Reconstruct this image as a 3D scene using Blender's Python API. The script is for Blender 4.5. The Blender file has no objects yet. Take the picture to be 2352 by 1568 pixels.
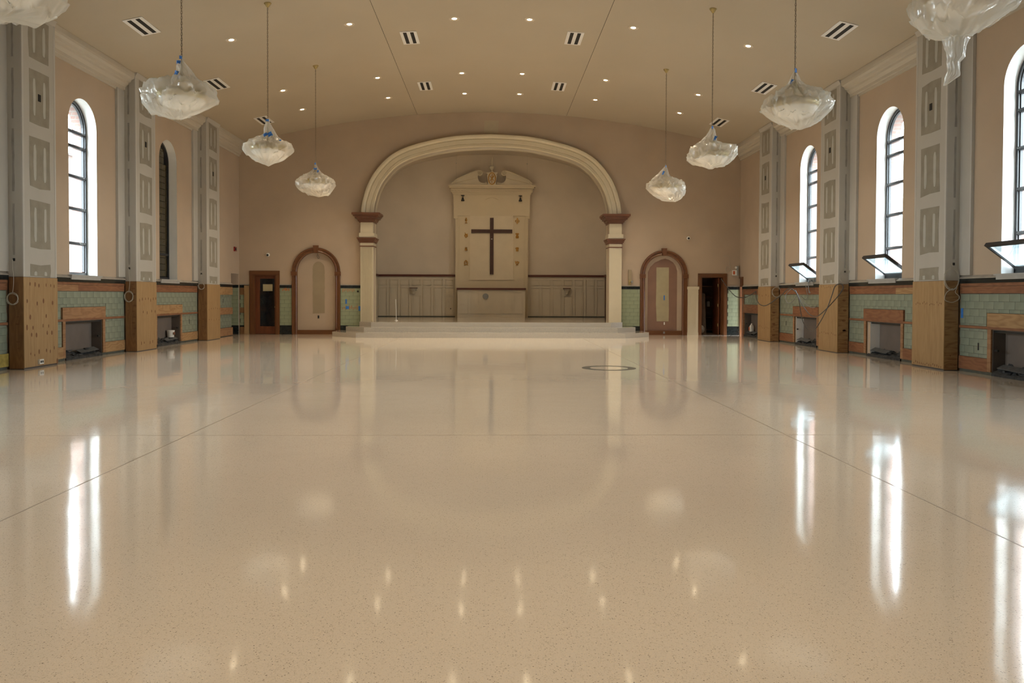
import bpy, math, random
from mathutils import Vector, Matrix, noise as mnoise
PI = math.pi
C = bpy.context.scene.collection
SC = bpy.context.scene
random.seed(7)

# ------------------------------------------------------------------ camera
cd = bpy.data.cameras.new('camera'); cam = bpy.data.objects.new('camera', cd); C.objects.link(cam)
cd.sensor_width = 23.5; cd.lens = 18.0; cd.shift_y = -0.0289; cd.clip_end = 300; cd.clip_start = .05
YAW, PITCH, ROLL = math.radians(1.46), math.radians(1.18), math.radians(0.2)
cam.location = (0.02, 0, 1.36)
cam.matrix_world = (Matrix.Translation((0.02, 0, 1.36)) @ Matrix.Rotation(-YAW, 4, 'Z')
                    @ Matrix.Rotation(PI/2 - PITCH, 4, 'X') @ Matrix.Rotation(ROLL, 4, 'Z'))
SC.camera = cam
# ------------------------------------------------------------------ view
SC.view_settings.view_transform = 'Standard'
SC.view_settings.look = 'None'
SC.view_settings.gamma = 1
SC.view_settings.use_curve_mapping = False
SC.view_settings.exposure = 0.60
# ------------------------------------------------------------------ world : bright overcast sky
SKY = 23.0
w = bpy.data.worlds.new('world'); SC.world = w; w.use_nodes = True
nt = w.node_tree; bg = nt.nodes['Background']
bg.inputs[0].default_value = (0.86, 0.93, 1.0, 1); bg.inputs[1].default_value = SKY
LAMP_W = 250.0
LAMP_COL = (1.0, .80, .55)

# ------------------------------------------------------------------ constants of the hall
HX = 8.7           # half width
PX = 8.4           # pier face
YB = 27.3          # wall with the big arch
YF = -4.5          # wall behind the camera
PIER_Y = [14.32, 18.80, 23.40]; PW = 1.08
BAYS = [12.6, 17.0, 21.4]
STAGE = .456
def ceil_z(x): return 7.70 - 1.20 * (x / HX) ** 2

# ------------------------------------------------------------------ materials
def newmat(name):
    m = bpy.data.materials.new(name); m.use_nodes = True
    return m, m.node_tree, m.node_tree.nodes['Principled BSDF']
def mat(name, col, rough=.6, var=.08, scale=3.0, bump=0.0, bscale=60, metal=0, stretch=(1, 1, 1), spec=.5, col2=None, coat=0, detail=5):
    m, t, b = newmat(name); n = t.nodes; l = t.links
    tc = n.new('ShaderNodeTexCoord'); mp = n.new('ShaderNodeMapping'); mp.inputs['Scale'].default_value = stretch
    l.new(tc.outputs['Object'], mp.inputs[0])
    nz = n.new('ShaderNodeTexNoise'); nz.inputs['Scale'].default_value = scale; nz.inputs['Detail'].default_value = detail
    l.new(mp.outputs[0], nz.inputs['Vector'])
    cr = n.new('ShaderNodeValToRGB'); cr.color_ramp.elements[0].position = .3; cr.color_ramp.elements[1].position = .7
    c1 = tuple(c * (1 - var) for c in col); c2 = col2 or tuple(min(1, c * (1 + var)) for c in col)
    cr.color_ramp.elements[0].color = (*c1, 1); cr.color_ramp.elements[1].color = (*c2, 1)
    l.new(nz.outputs['Fac'], cr.inputs[0]); l.new(cr.outputs[0], b.inputs['Base Color'])
    b.inputs['Roughness'].default_value = rough; b.inputs['Metallic'].default_value = metal
    b.inputs['Specular IOR Level'].default_value = spec; b.inputs['Coat Weight'].default_value = coat
    if bump:
        n2 = n.new('ShaderNodeTexNoise'); n2.inputs['Scale'].default_value = bscale
        l.new(mp.outputs[0], n2.inputs['Vector'])
        bp = n.new('ShaderNodeBump'); bp.inputs['Strength'].default_value = bump; bp.inputs['Distance'].default_value = .01
        l.new(n2.outputs['Fac'], bp.inputs['Height']); l.new(bp.outputs[0], b.inputs['Normal'])
    return m
def wood(name, c1, c2, axis=2, rough=.55, sc=1.0, figure=.35):
    """plywood: long streaks along the grain plus a broad wavy figure"""
    m, t, b = newmat(name); n = t.nodes; l = t.links
    tc = n.new('ShaderNodeTexCoord'); mp = n.new('ShaderNodeMapping')
    s = [14 * sc] * 3; s[axis] = .9 * sc; mp.inputs['Scale'].default_value = s
    l.new(tc.outputs['Object'], mp.inputs[0])
    nz = n.new('ShaderNodeTexNoise'); nz.inputs['Scale'].default_value = 1.6; nz.inputs['Detail'].default_value = 6; nz.inputs['Distortion'].default_value = .4
    l.new(mp.outputs[0], nz.inputs['Vector'])
    m2 = n.new('ShaderNodeMapping'); s2 = [5 * sc] * 3; s2[axis] = 1.1 * sc; m2.inputs['Scale'].default_value = s2
    l.new(tc.outputs['Object'], m2.inputs[0])
    n2 = n.new('ShaderNodeTexNoise'); n2.inputs['Scale'].default_value = 1.0; n2.inputs['Detail'].default_value = 2
    l.new(m2.outputs[0], n2.inputs['Vector'])
    ml = n.new('ShaderNodeMath'); ml.operation = 'MULTIPLY'; ml.inputs[1].default_value = 14
    l.new(n2.outputs['Fac'], ml.inputs[0])
    fr = n.new('ShaderNodeMath'); fr.operation = 'PINGPONG'; fr.inputs[1].default_value = 1; l.new(ml.outputs[0], fr.inputs[0])
    mx = n.new('ShaderNodeMix'); mx.data_type = 'FLOAT'; mx.inputs[0].default_value = figure
    l.new(nz.outputs['Fac'], mx.inputs[2]); l.new(fr.outputs[0], mx.inputs[3])
    cr = n.new('ShaderNodeValToRGB'); cr.color_ramp.elements[0].position = .22; cr.color_ramp.elements[1].position = .68
    cr.color_ramp.elements[0].color = (*c2, 1); cr.color_ramp.elements[1].color = (*c1, 1)
    l.new(mx.outputs[0], cr.inputs[0]); l.new(cr.outputs[0], b.inputs['Base Color'])
    b.inputs['Roughness'].default_value = rough
    return m
def emit(name, col, s):
    m = bpy.data.materials.new(name); m.use_nodes = True; t = m.node_tree; t.nodes.clear()
    e = t.nodes.new('ShaderNodeEmission'); o = t.nodes.new('ShaderNodeOutputMaterial')
    e.inputs[0].default_value = (*col, 1); e.inputs[1].default_value = s; t.links.new(e.outputs[0], o.inputs[0]); return m
def glass(name, tint=(.93, .97, .97), gloss=.10):
    m = bpy.data.materials.new(name); m.use_nodes = True; t = m.node_tree; t.nodes.clear()
    tr = t.nodes.new('ShaderNodeBsdfTransparent'); tr.inputs[0].default_value = (*tint, 1)
    gl = t.nodes.new('ShaderNodeBsdfGlossy'); gl.inputs['Roughness'].default_value = .02
    mx = t.nodes.new('ShaderNodeMixShader'); mx.inputs[0].default_value = gloss
    o = t.nodes.new('ShaderNodeOutputMaterial')
    t.links.new(tr.outputs[0], mx.inputs[1]); t.links.new(gl.outputs[0], mx.inputs[2]); t.links.new(mx.outputs[0], o.inputs[0]); return m
def milky_glass():
    m = bpy.data.materials.new('milky_glass'); m.use_nodes = True; t = m.node_tree; t.nodes.clear(); l = t.links
    tr = t.nodes.new('ShaderNodeBsdfTransparent'); tr.inputs[0].default_value = (.80, .88, .90, 1)
    tl = t.nodes.new('ShaderNodeBsdfTranslucent'); tl.inputs[0].default_value = (.80, .88, .90, 1)
    gl = t.nodes.new('ShaderNodeBsdfGlossy'); gl.inputs['Roughness'].default_value = .03
    a = t.nodes.new('ShaderNodeMixShader'); a.inputs[0].default_value = .08; l.new(tr.outputs[0], a.inputs[1]); l.new(tl.outputs[0], a.inputs[2])
    b = t.nodes.new('ShaderNodeMixShader'); b.inputs[0].default_value = .14; l.new(a.outputs[0], b.inputs[1]); l.new(gl.outputs[0], b.inputs[2])
    o = t.nodes.new('ShaderNodeOutputMaterial'); l.new(b.outputs[0], o.inputs[0]); return m
def plastic_sheet():
    m = bpy.data.materials.new('plastic_sheet'); m.use_nodes = True; t = m.node_tree; t.nodes.clear(); l = t.links
    tr = t.nodes.new('ShaderNodeBsdfTransparent'); tr.inputs[0].default_value = (1, .99, .96, 1)
    df = t.nodes.new('ShaderNodeBsdfDiffuse'); df.inputs[0].default_value = (.93, .91, .86, 1)
    tl = t.nodes.new('ShaderNodeBsdfTranslucent'); tl.inputs[0].default_value = (.95, .93, .88, 1)
    gl = t.nodes.new('ShaderNodeBsdfGlossy'); gl.inputs['Roughness'].default_value = .16
    a = t.nodes.new('ShaderNodeMixShader'); a.inputs[0].default_value = .45; l.new(df.outputs[0], a.inputs[1]); l.new(tl.outputs[0], a.inputs[2])
    bb = t.nodes.new('ShaderNodeMixShader'); bb.inputs[0].default_value = .46; l.new(a.outputs[0], bb.inputs[1]); l.new(tr.outputs[0], bb.inputs[2])
    c = t.nodes.new('ShaderNodeMixShader'); c.inputs[0].default_value = .10; l.new(bb.outputs[0], c.inputs[1]); l.new(gl.outputs[0], c.inputs[2])
    tc = t.nodes.new('ShaderNodeTexCoord'); nz = t.nodes.new('ShaderNodeTexNoise'); nz.noise_type = 'RIDGED_MULTIFRACTAL'; nz.inputs['Scale'].default_value = 2.6; nz.inputs['Detail'].default_value = 3; nz.inputs['Distortion'].default_value = .8
    l.new(tc.outputs['Object'], nz.inputs['Vector'])
    bp = t.nodes.new('ShaderNodeBump'); bp.inputs['Strength'].default_value = .7; bp.inputs['Distance'].default_value = .035; l.new(nz.outputs['Fac'], bp.inputs['Height'])
    mr = t.nodes.new('ShaderNodeMapRange'); mr.inputs['From Min'].default_value = .3; mr.inputs['From Max'].default_value = 1.5; mr.inputs['To Min'].default_value = .66; mr.inputs['To Max'].default_value = .25; l.new(nz.outputs['Fac'], mr.inputs['Value']); l.new(mr.outputs[0], bb.inputs[0])
    for s in (df, tl, gl): l.new(bp.outputs[0], s.inputs['Normal'])
    o = t.nodes.new('ShaderNodeOutputMaterial'); l.new(c.outputs[0], o.inputs[0]); return m
def terrazzo(name, polished=True, base=(.90, .80, .675)):
    m, t, b = newmat(name); n = t.nodes; l = t.links
    tc = n.new('ShaderNodeTexCoord')
    def vor(scale):
        v = n.new('ShaderNodeTexVoronoi'); v.inputs['Scale'].default_value = scale; v.inputs['Randomness'].default_value = 1
        l.new(tc.outputs['Object'], v.inputs['Vector']); return v
    def chips(scale, lo, size, col, prev, amt=1.0):
        v = vor(scale)
        sp = n.new('ShaderNodeSeparateColor'); l.new(v.outputs['Color'], sp.inputs[0])
        g = n.new('ShaderNodeMath'); g.operation = 'GREATER_THAN'; g.inputs[1].default_value = lo; l.new(sp.outputs[0], g.inputs[0])
        d = n.new('ShaderNodeMath'); d.operation = 'LESS_THAN'; l.new(v.outputs['Distance'], d.inputs[0])
        sz = n.new('ShaderNodeMath'); sz.operation = 'MULTIPLY'; sz.inputs[1].default_value = size; l.new(sp.outputs[1], sz.inputs[0]); l.new(sz.outputs[0], d.inputs[1])
        a = n.new('ShaderNodeMath'); a.operation = 'MULTIPLY'; l.new(g.outputs[0], a.inputs[0]); l.new(d.outputs[0], a.inputs[1])
        a2 = n.new('ShaderNodeMath'); a2.operation = 'MULTIPLY'; a2.inputs[1].default_value = amt; l.new(a.outputs[0], a2.inputs[0])
        mx = n.new('ShaderNodeMix'); mx.data_type = 'RGBA'; l.new(a2.outputs[0], mx.inputs[0]); l.new(prev, mx.inputs[6]); mx.inputs[7].default_value = (*col, 1)
        return mx.outputs[2]
    nz = n.new('ShaderNodeTexNoise'); nz.inputs['Scale'].default_value = .35; nz.inputs['Detail'].default_value = 3
    l.new(tc.outputs['Object'], nz.inputs['Vector'])
    cr = n.new('ShaderNodeValToRGB'); cr.color_ramp.elements[0].position = .35; cr.color_ramp.elements[1].position = .65
    cr.color_ramp.elements[0].color = (base[0] * .97, base[1] * .96, base[2] * .95, 1); cr.color_ramp.elements[1].color = (base[0] * 1.02, base[1] * 1.02, base[2] * 1.02, 1)
    l.new(nz.outputs['Fac'], cr.inputs[0])
    o = cr.outputs[0]
    o = chips(150, .40, .48, (base[0] * 1.12, base[1] * 1.08, base[2] * 1.0), o, .7)
    o = chips(125, .40, .46, (base[0] * .80, base[1] * .77, base[2] * .70), o, .7)
    o = chips(190, .45, .5, (base[0] * .74, base[1] * .70, base[2] * .64), o, .55)
    o = chips(105, .68, .40, (.36, .27, .19), o, .6)
    o = chips(120, .90, .38, (.16, .12, .08), o, .75)
    l.new(o, b.inputs['Base Color'])
    if polished:
        b.inputs['Roughness'].default_value = .085; b.inputs['IOR'].default_value = 1.5
        b.inputs['Coat Weight'].default_value = .6; b.inputs['Coat Roughness'].default_value = .065; b.inputs['Coat IOR'].default_value = 1.5
        n3 = n.new('ShaderNodeTexNoise'); n3.inputs['Scale'].default_value = 1.6; n3.inputs['Detail'].default_value = 2
        l.new(tc.outputs['Object'], n3.inputs['Vector'])
        bp = n.new('ShaderNodeBump'); bp.inputs['Strength'].default_value = .08; bp.inputs['Distance'].default_value = .02
        l.new(n3.outputs['Fac'], bp.inputs['Height']); l.new(bp.outputs[0], b.inputs['Normal']); l.new(bp.outputs[0], b.inputs['Coat Normal'])
    else: b.inputs['Roughness'].default_value = .5
    return m
def brick(name, k=1.0):
    m, t, b = newmat(name); n = t.nodes; l = t.links
    tc = n.new('ShaderNodeTexCoord'); sx = n.new('ShaderNodeSeparateXYZ'); l.new(tc.outputs['Object'], sx.inputs[0])
    ad = n.new('ShaderNodeMath'); ad.operation = 'ADD'; l.new(sx.outputs[0], ad.inputs[0]); l.new(sx.outputs[1], ad.inputs[1])
    cb = n.new('ShaderNodeCombineXYZ'); l.new(ad.outputs[0], cb.inputs[0]); l.new(sx.outputs[2], cb.inputs[1])
    br = n.new('ShaderNodeTexBrick'); br.inputs['Scale'].default_value = 1; br.inputs['Brick Width'].default_value = .22; br.inputs['Row Height'].default_value = .075
    br.inputs['Mortar Size'].default_value = .01
    br.inputs['Color1'].default_value = (.50 * k, .26 * k, .20 * k, 1); br.inputs['Color2'].default_value = (.44 * k, .22 * k, .17 * k, 1); br.inputs['Mortar'].default_value = (.45 * k, .4 * k, .36 * k, 1)
    l.new(cb.outputs[0], br.inputs['Vector']); l.new(br.outputs['Color'], b.inputs['Base Color']); b.inputs['Roughness'].default_value = .85
    return m

M = {}
M['pink'] = mat('pink_plaster', (.445, .35, .258), .75, .05, .9, .15, 40)
M['ceiling'] = mat('ceiling_paint', (.42, .36, .27), .8, .03, .5, .05, 60)
M['reveal'] = mat('white_reveal_paint', (.82, .82, .80), .6, .02)
M['drywall'] = mat('bare_drywall', (.43, .405, .36), .8, .03, 2, .05, 80)
M['bead'] = mat('corner_bead_compound', (.47, .455, .42), .8, .03)
M['compound'] = mat('joint_compound', (.265, .24, .19), .85, .10, 5, .2, 50)
M['streak'] = mat('pale_compound_streak', (.42, .405, .365), .85, .05, 5)
M['joint'] = mat('grey_compound_line', (.28, .265, .235), .85, .12, 6)
M['cornice'] = mat('cornice_paint', (.47, .425, .35), .6, .01, 1)
M['cream'] = mat('cream_paint', (.60, .53, .385), .5, .03)
M['alcove'] = mat('alcove_plaster', (.62, .54, .43), .8, .06, .8, .05, 40)
M['altar'] = mat('altar_cream_paint', (.62, .53, .365), .6, .04, 1.2)
M['board'] = mat('altar_board_paint', (.66, .575, .42), .6, .03)
M['panelpaint'] = mat('panelling_paint', (.62, .55, .42), .5, .04, 1.5)
M['gold'] = mat('gold_leaf', (.50, .27, .06), .35, .15, 20, metal=.6)
M['brass'] = mat('aged_brass', (.42, .32, .13), .45, .15, 20, metal=.55)
M['mahogany'] = wood('mahogany_trim', (.165, .066, .023), (.105, .038, .013), 2, .35, figure=.1)
M['mahogany_h'] = wood('mahogany_trim_flat', (.165, .066, .023), (.105, .038, .013), 0, .35, figure=.1)
M['redtrim'] = mat('reddish_brown_paint', (.15, .062, .032), .4, .1)
M['darkrail'] = mat('dark_brown_rail', (.10, .028, .016), .4, .1)
M['crosswood'] = mat('dark_cross_wood', (.060, .026, .018), .5, .12, 8)
M['ply_v'] = wood('plywood_upright', (.38, .245, .115), (.28, .165, .07), 2, .6, figure=.12)
M['ply_d'] = wood('plywood_amber', (.25, .13, .05), (.17, .08, .03), 2, .6, figure=.25)
M['ply_s'] = wood('plywood_cross_grain', (.29, .17, .07), (.20, .105, .04), 0, .6, 1.2, figure=.55)
M['ply_o'] = wood('orange_board', (.34, .185, .09), (.25, .125, .055), 1, .6, figure=.45)
M['ply_r'] = wood('reddish_board', (.26, .115, .052), (.18, .07, .032), 1, .6, figure=.35)
M['ply_b'] = wood('pale_board', (.38, .235, .11), (.28, .155, .065), 1, .6, figure=.5)
M['knot'] = mat('knot_stain', (.17, .075, .03), .7, .3, 30)
M['tile'] = mat('green_glazed_tile', (.285, .325, .215), .22, .10, 2.2)
M['tile_g'] = mat('grey_green_tile', (.235, .265, .205), .24, .14, 1.6)
M['blacktile'] = mat('black_green_tile', (.014, .018, .018), .18, .4, 12)
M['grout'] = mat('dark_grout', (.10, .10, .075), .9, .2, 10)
M['ledge'] = mat('dusty_ledge', (.36, .32, .27), .8, .12, 6)
M['sill'] = mat('grey_sill_stone', (.40, .385, .36), .6, .08, 6)
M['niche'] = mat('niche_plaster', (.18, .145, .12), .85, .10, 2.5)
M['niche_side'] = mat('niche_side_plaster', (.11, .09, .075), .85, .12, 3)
M['rubble'] = mat('dark_rubble', (.035, .035, .035), .8, .6, 14, .4, 30)
M['rubble2'] = mat('grey_debris', (.075, .078, .08), .6, .3, 14, .3, 30)
M['floor'] = terrazzo('polished_terrazzo')
M['step'] = terrazzo('step_terrazzo', True, (.56, .51, .43))
M['riser'] = mat('speckled_riser_stone', (.42, .39, .34), .55, .28, 90, detail=8)
M['strip'] = mat('divider_strip', (.30, .23, .16), .4, .1)
M['inlay'] = mat('dark_ring_inlay', (.10, .10, .085), .3, .15, 20)
M['frame'] = mat('dark_window_frame', (.022, .022, .024), .4, .1)
M['frame_in'] = mat('pale_gasket', (.35, .36, .36), .4, .1)
M['glass'] = glass('window_glass')
M['glass2'] = milky_glass()
M['bag'] = plastic_sheet()
M['bowl'] = mat('alabaster_glass', (.88, .85, .80), .3, .03)
M['bluetape'] = mat('blue_tape', (.035, .17, .52), .6, .1, 20)
M['chain'] = mat('chain_metal', (.20, .165, .12), .4, .2, metal=.6)
M['trimring'] = mat('lamp_trim', (.56, .48, .37), .5, .02)
M['lamp'] = emit('lamp_glow', (1.0, .80, .52), 14)
M['vent'] = mat('white_vent_metal', (.72, .71, .68), .5, .02)
M['black'] = mat('black_void', (.008, .008, .008), .7, .2)
M['darkmetal'] = mat('dark_metal', (.03, .03, .03), .4, .2, metal=.3)
M['white'] = mat('white_plastic', (.75, .74, .70), .4, .04)
M['cable_w'] = mat('white_cable', (.44, .41, .34), .5, .05)
M['cable_g'] = mat('grey_cable', (.065, .06, .055), .45, .1)
M['cable_s'] = mat('silver_cable', (.20, .205, .21), .4, .1)
M['red'] = mat('alarm_red', (.25, .02, .02), .4, .1)
M['paper'] = mat('cream_paper', (.42, .37, .22), .8, .05)
M['mauve'] = mat('mauve_primer', (.24, .14, .10), .75, .08, 2)
M['beige'] = mat('beige_patch', (.40, .35, .225), .8, .06, 4)
M['patch'] = mat('olive_plaster_patch', (.32, .255, .165), .8, .08, 2)
M['dullpatch'] = mat('dull_olive_patch', (.46, .39, .28), .8, .04, 3)
M['glue'] = mat('orange_glue_marks', (.40, .16, .06), .8, .3, 30)
M['disc'] = mat('grey_cover_disc', (.26, .27, .26), .5, .05)
M['brick'] = brick('red_brick', .42)
M['brick2'] = brick('far_brick', .2)
M['ground'] = mat('concrete_yard', (.16, .16, .15), .9, .1)
M['doorglass'] = mat('dark_door_glass', (.012, .013, .016), .08, .2)
M['darkwood'] = wood('dark_door_wood', (.17, .055, .022), (.11, .032, .013), 2, .35, figure=.1)
M['shelfwood'] = mat('closet_wood', (.20, .10, .05), .6, .2)
M['closet'] = mat('closet_wall', (.28, .21, .17), .8, .2)
M['leaded'] = mat('amber_leaded_glass', (.055, .042, .018), .15, .6, 5)
M['orange_label'] = mat('orange_label', (.55, .12, .04), .5, .1)
M['yellow'] = mat('yellow_stain', (.36, .27, .06), .8, .3, 9)

# ------------------------------------------------------------------ mesh helpers
ORG = {}
def wloc(o):
    return ORG.get(o.name, Vector((0, 0, 0))) if o else Vector((0, 0, 0))
class MB:
    def __init__(s): s.v = []; s.f = []; s.m = []
    def poly(s, pts, mi=0):
        b = len(s.v); s.v += [Vector(p) for p in pts]; s.f.append(tuple(range(b, b + len(pts)))); s.m.append(mi)
    def box(s, x0, x1, y0, y1, z0, z1, mi=0):
        b = len(s.v)
        for z in (z0, z1):
            for x, y in ((x0, y0), (x1, y0), (x1, y1), (x0, y1)): s.v.append(Vector((x, y, z)))
        for q in ((3, 2, 1, 0), (4, 5, 6, 7), (0, 1, 5, 4), (1, 2, 6, 5), (2, 3, 7, 6), (3, 0, 4, 7)):
            s.f.append(tuple(b + i for i in q)); s.m.append(mi)
        return s
    def prism(s, pts, fn, a, b_, mi=0):
        """pts: 2-D outline; fn(p, t) -> 3-D; extruded from t=a to t=b_"""
        n = len(pts); b = len(s.v)
        for t in (a, b_):
            for p in pts: s.v.append(Vector(fn(p, t)))
        s.f.append(tuple(b + i for i in range(n))); s.m.append(mi)
        s.f.append(tuple(b + n + i for i in reversed(range(n)))); s.m.append(mi)
        for i in range(n):
            j = (i + 1) % n; s.f.append((b + i, b + n + i, b + n + j, b + j)); s.m.append(mi)
        return s
    def ring(s, rows, closed_u=True, closed_v=False, mi=0):
        b = len(s.v); n = len(rows[0])
        for r in rows: s.v += [Vector(p) for p in r]
        R = len(rows)
        for i in range(R if closed_v else R - 1):
            i2 = (i + 1) % R
            for j in range(n if closed_u else n - 1):
                j2 = (j + 1) % n
                s.f.append((b + i * n + j, b + i * n + j2, b + i2 * n + j2, b + i2 * n + j)); s.m.append(mi)
        return s
    def lathe(s, prof, c, n=20, ax=2, mi=0):
        rows = []
        for r, h in prof:
            row = []
            for k in range(n):
                a = 2 * PI * k / n; p = [r * math.cos(a), r * math.sin(a)]
                q = [0, 0, 0]; q[ax] = h; q[(ax + 1) % 3] = p[0]; q[(ax + 2) % 3] = p[1]
                row.append((c[0] + q[0], c[1] + q[1], c[2] + q[2]))
            rows.append(row)
        return s.ring(rows, mi=mi)
    def tube(s, pts, r, n=6, closed=False, mi=0, cap=True):
        P = [Vector(p) for p in pts]; rows = []; L = len(P); up = Vector((.13, .21, .97))
        for i in range(L):
            if closed: d = P[(i + 1) % L] - P[i - 1]
            else: d = P[min(i + 1, L - 1)] - P[max(i - 1, 0)]
            d = d.normalized() if d.length > 1e-9 else Vector((0, 0, 1))
            a = d.cross(up)
            if a.length < .05: a = d.cross(Vector((1, 0, 0)))
            a.normalize(); c = d.cross(a)
            rows.append([P[i] + (a * math.cos(2 * PI * k / n) + c * math.sin(2 * PI * k / n)) * r for k in range(n)])
        b = len(s.v); s.ring(rows, closed_v=closed, mi=mi)
        if cap and not closed:
            s.f.append(tuple(b + k for k in reversed(range(n)))); s.m.append(mi)
            s.f.append(tuple(b + (L - 1) * n + k for k in range(n))); s.m.append(mi)
        return s
    def build(s, name, mats, parent=None, smooth=False, org=None):
        if not isinstance(mats, (list, tuple)): mats = [mats]
        me = bpy.data.meshes.new(name); o = bpy.data.objects.new(name, me); C.objects.link(o)
        base = wloc(parent)
        if org is None: org = base.copy() if parent else Vector((0, 0, 0))
        org = Vector(org)
        me.from_pydata([tuple(v - org) for v in s.v], [], s.f)
        for m in mats: me.materials.append(m)
        if len(mats) > 1: me.polygons.foreach_set('material_index', s.m)
        if smooth: me.polygons.foreach_set('use_smooth', [True] * len(me.polygons))
        me.validate()
        o.location = org - base
        if parent: o.parent = parent
        ORG[o.name] = org
        return o
def box(*a): return MB().box(*a)
def thing(name, loc, label, cat, group=None, kind=None):
    o = bpy.data.objects.new(name, None); C.objects.link(o); o.location = loc; o.empty_display_size = .1
    ORG[o.name] = Vector(loc); o['label'] = label; o['category'] = cat
    if group: o['group'] = group
    if kind: o['kind'] = kind
    return o
def tag(o, label, cat, group=None, kind=None):
    o['label'] = label; o['category'] = cat
    if group: o['group'] = group
    if kind: o['kind'] = kind
    return o
def struct(o, label=None, cat=None):
    o['kind'] = 'structure'
    if label: o['label'] = label
    if cat: o['category'] = cat
    return o
def catmull(pts, n=8, closed=False):
    P = [Vector(p) for p in pts]; out = []; L = len(P)
    rng = range(L if closed else L - 1)
    for i in rng:
        if closed: a, b, c, d = P[i - 1], P[i], P[(i + 1) % L], P[(i + 2) % L]
        else: a, b, c, d = P[max(i - 1, 0)], P[i], P[i + 1], P[min(i + 2, L - 1)]
        for k in range(n):
            t = k / n
            out.append(.5 * ((2 * b) + (c - a) * t + (2 * a - 5 * b + 4 * c - d) * t * t + (3 * b - a - 3 * c + d) * t ** 3))
    if not closed: out.append(P[-1])
    return out
def interp(tab, x):
    if x <= tab[0][0]: return tab[0][1]
    for (a, p), (b, q) in zip(tab, tab[1:]):
        if x <= b: return p + (q - p) * (x - a) / (b - a)
    return tab[-1][1]

# ------------------------------------------------------------------ wall builder with openings
def arch_open(c, r, sill, spring, n=20):
    us = [c - r * math.cos(PI * k / n) for k in range(n + 1)]
    tab = [(u, spring + r * math.sin(PI * k / n)) for k, u in enumerate(us)]
    return dict(a=c - r, b=c + r, vb=sill, tab=tab)
def rect_open(a, b, v0, v1): return dict(a=a, b=b, vb=v0, tab=[(a, v1), (b, v1)])
def wall(mb, u0, u1, v0, top, ops, P, th, steps=1):
    us = {u0, u1}
    for i in range(1, steps): us.add(u0 + (u1 - u0) * i / steps)
    for o in ops: us |= {t[0] for t in o['tab']}
    us = sorted(us); us = [us[0]] + [b for a, b in zip(us, us[1:]) if b - a > 1e-6]
    for a, b in zip(us, us[1:]):
        m = (a + b) / 2; cov = sorted([o for o in ops if o['a'] < m < o['b']], key=lambda o: o['vb'])
        la, lb = v0, v0; spans = []
        for o in cov:
            if o['vb'] > v0 + 1e-6: spans.append((la, lb, o['vb'], o['vb']))
            la, lb = interp(o['tab'], a), interp(o['tab'], b)
        spans.append((la, lb, top(a), top(b)))
        for (p, q, r_, s_) in spans:
            mb.poly([P(a, p, 0), P(b, q, 0), P(b, s_, 0), P(a, r_, 0)], 0)
            mb.poly([P(a, p, th), P(b, q, th), P(b, s_, th), P(a, r_, th)], 0)
    for o in ops:
        pts = [(o['a'], o['vb'])] + o['tab'] + [(o['b'], o['vb'])]
        for (p, q) in zip(pts, pts[1:]):
            mb.poly([P(*p, 0), P(*q, 0), P(*q, th), P(*p, th)], 1)
        if o['vb'] > v0 + 1e-6: mb.poly([P(o['a'], o['vb'], 0), P(o['b'], o['vb'], 0), P(o['b'], o['vb'], th), P(o['a'], o['vb'], th)], 1)
    return mb

WR, SILL, SPRING = .575, 1.76, 4.93      # window opening: radius, sill, spring line
ALLB = [8.2] + BAYS
NW = .77; NH = .80                        # niche half width, height
def side_map(s): return lambda u, v, w: (s * (HX + w), u, v)
# floor, ceiling ------------------------------------------------------------
fl = struct(box(-HX - .5, HX + .5, YF, YB + .6, -.15, 0).build('floor', M['floor']))
for x in (-2.92, 2.92):
    box(x - .0045, x + .0045, YF + .1, 25.1, -.02, .0008).build('divider_strip', M['strip'], fl)
for y in (7.63,):
    box(-HX, HX, y - .004, y + .004, -.02, .0006).build('divider_strip', M['strip'], fl)
mb = MB(); nn = 72; cx, cy = 2.23, 14.75
rows = [[(cx + r * math.cos(2 * PI * k / nn), cy + r * math.sin(2 * PI * k / nn), z) for k in range(nn)] for r, z in ((.358, -.01), (.358, .0012), (.51, .0012), (.51, -.01))]
mb.ring(rows); mb.build('ring_inlay', M['inlay'], fl)
mb = MB()
def arc_sec(x0, x1, n, mi=0):
    for k in range(n):
        a = x0 + (x1 - x0) * k / n; b = x0 + (x1 - x0) * (k + 1) / n
        mb.poly([(a, YF, ceil_z(a)), (b, YF, ceil_z(b)), (b, YB + .2, ceil_z(b)), (a, YB + .2, ceil_z(a))], mi)
        mb.poly([(a, YF, ceil_z(a) + .2), (b, YF, ceil_z(b) + .2), (b, YB + .2, ceil_z(b) + .2), (a, YB + .2, ceil_z(a) + .2)], mi)
g = .0045
for a, b, n in ((-HX - .5, -2.58 - g, 22), (-2.58 + g, 2.58 - g, 18), (2.58 + g, HX + .5, 22)): arc_sec(a, b, n)
for x in (-2.58, 2.58):
    for e in (-g, g):
        z = ceil_z(x + e); mb.poly([(x + e, YF, z), (x + e, YB, z), (x + e, YB, z + .03), (x + e, YF, z + .03)], 1)
    mb.poly([(x - g, YF, ceil_z(x) + .03), (x + g, YF, ceil_z(x) + .03), (x + g, YB, ceil_z(x) + .03), (x - g, YB, ceil_z(x) + .03)], 1)
ce = struct(mb.build('ceiling', [M['ceiling'], M['grout']], smooth=True))
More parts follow.
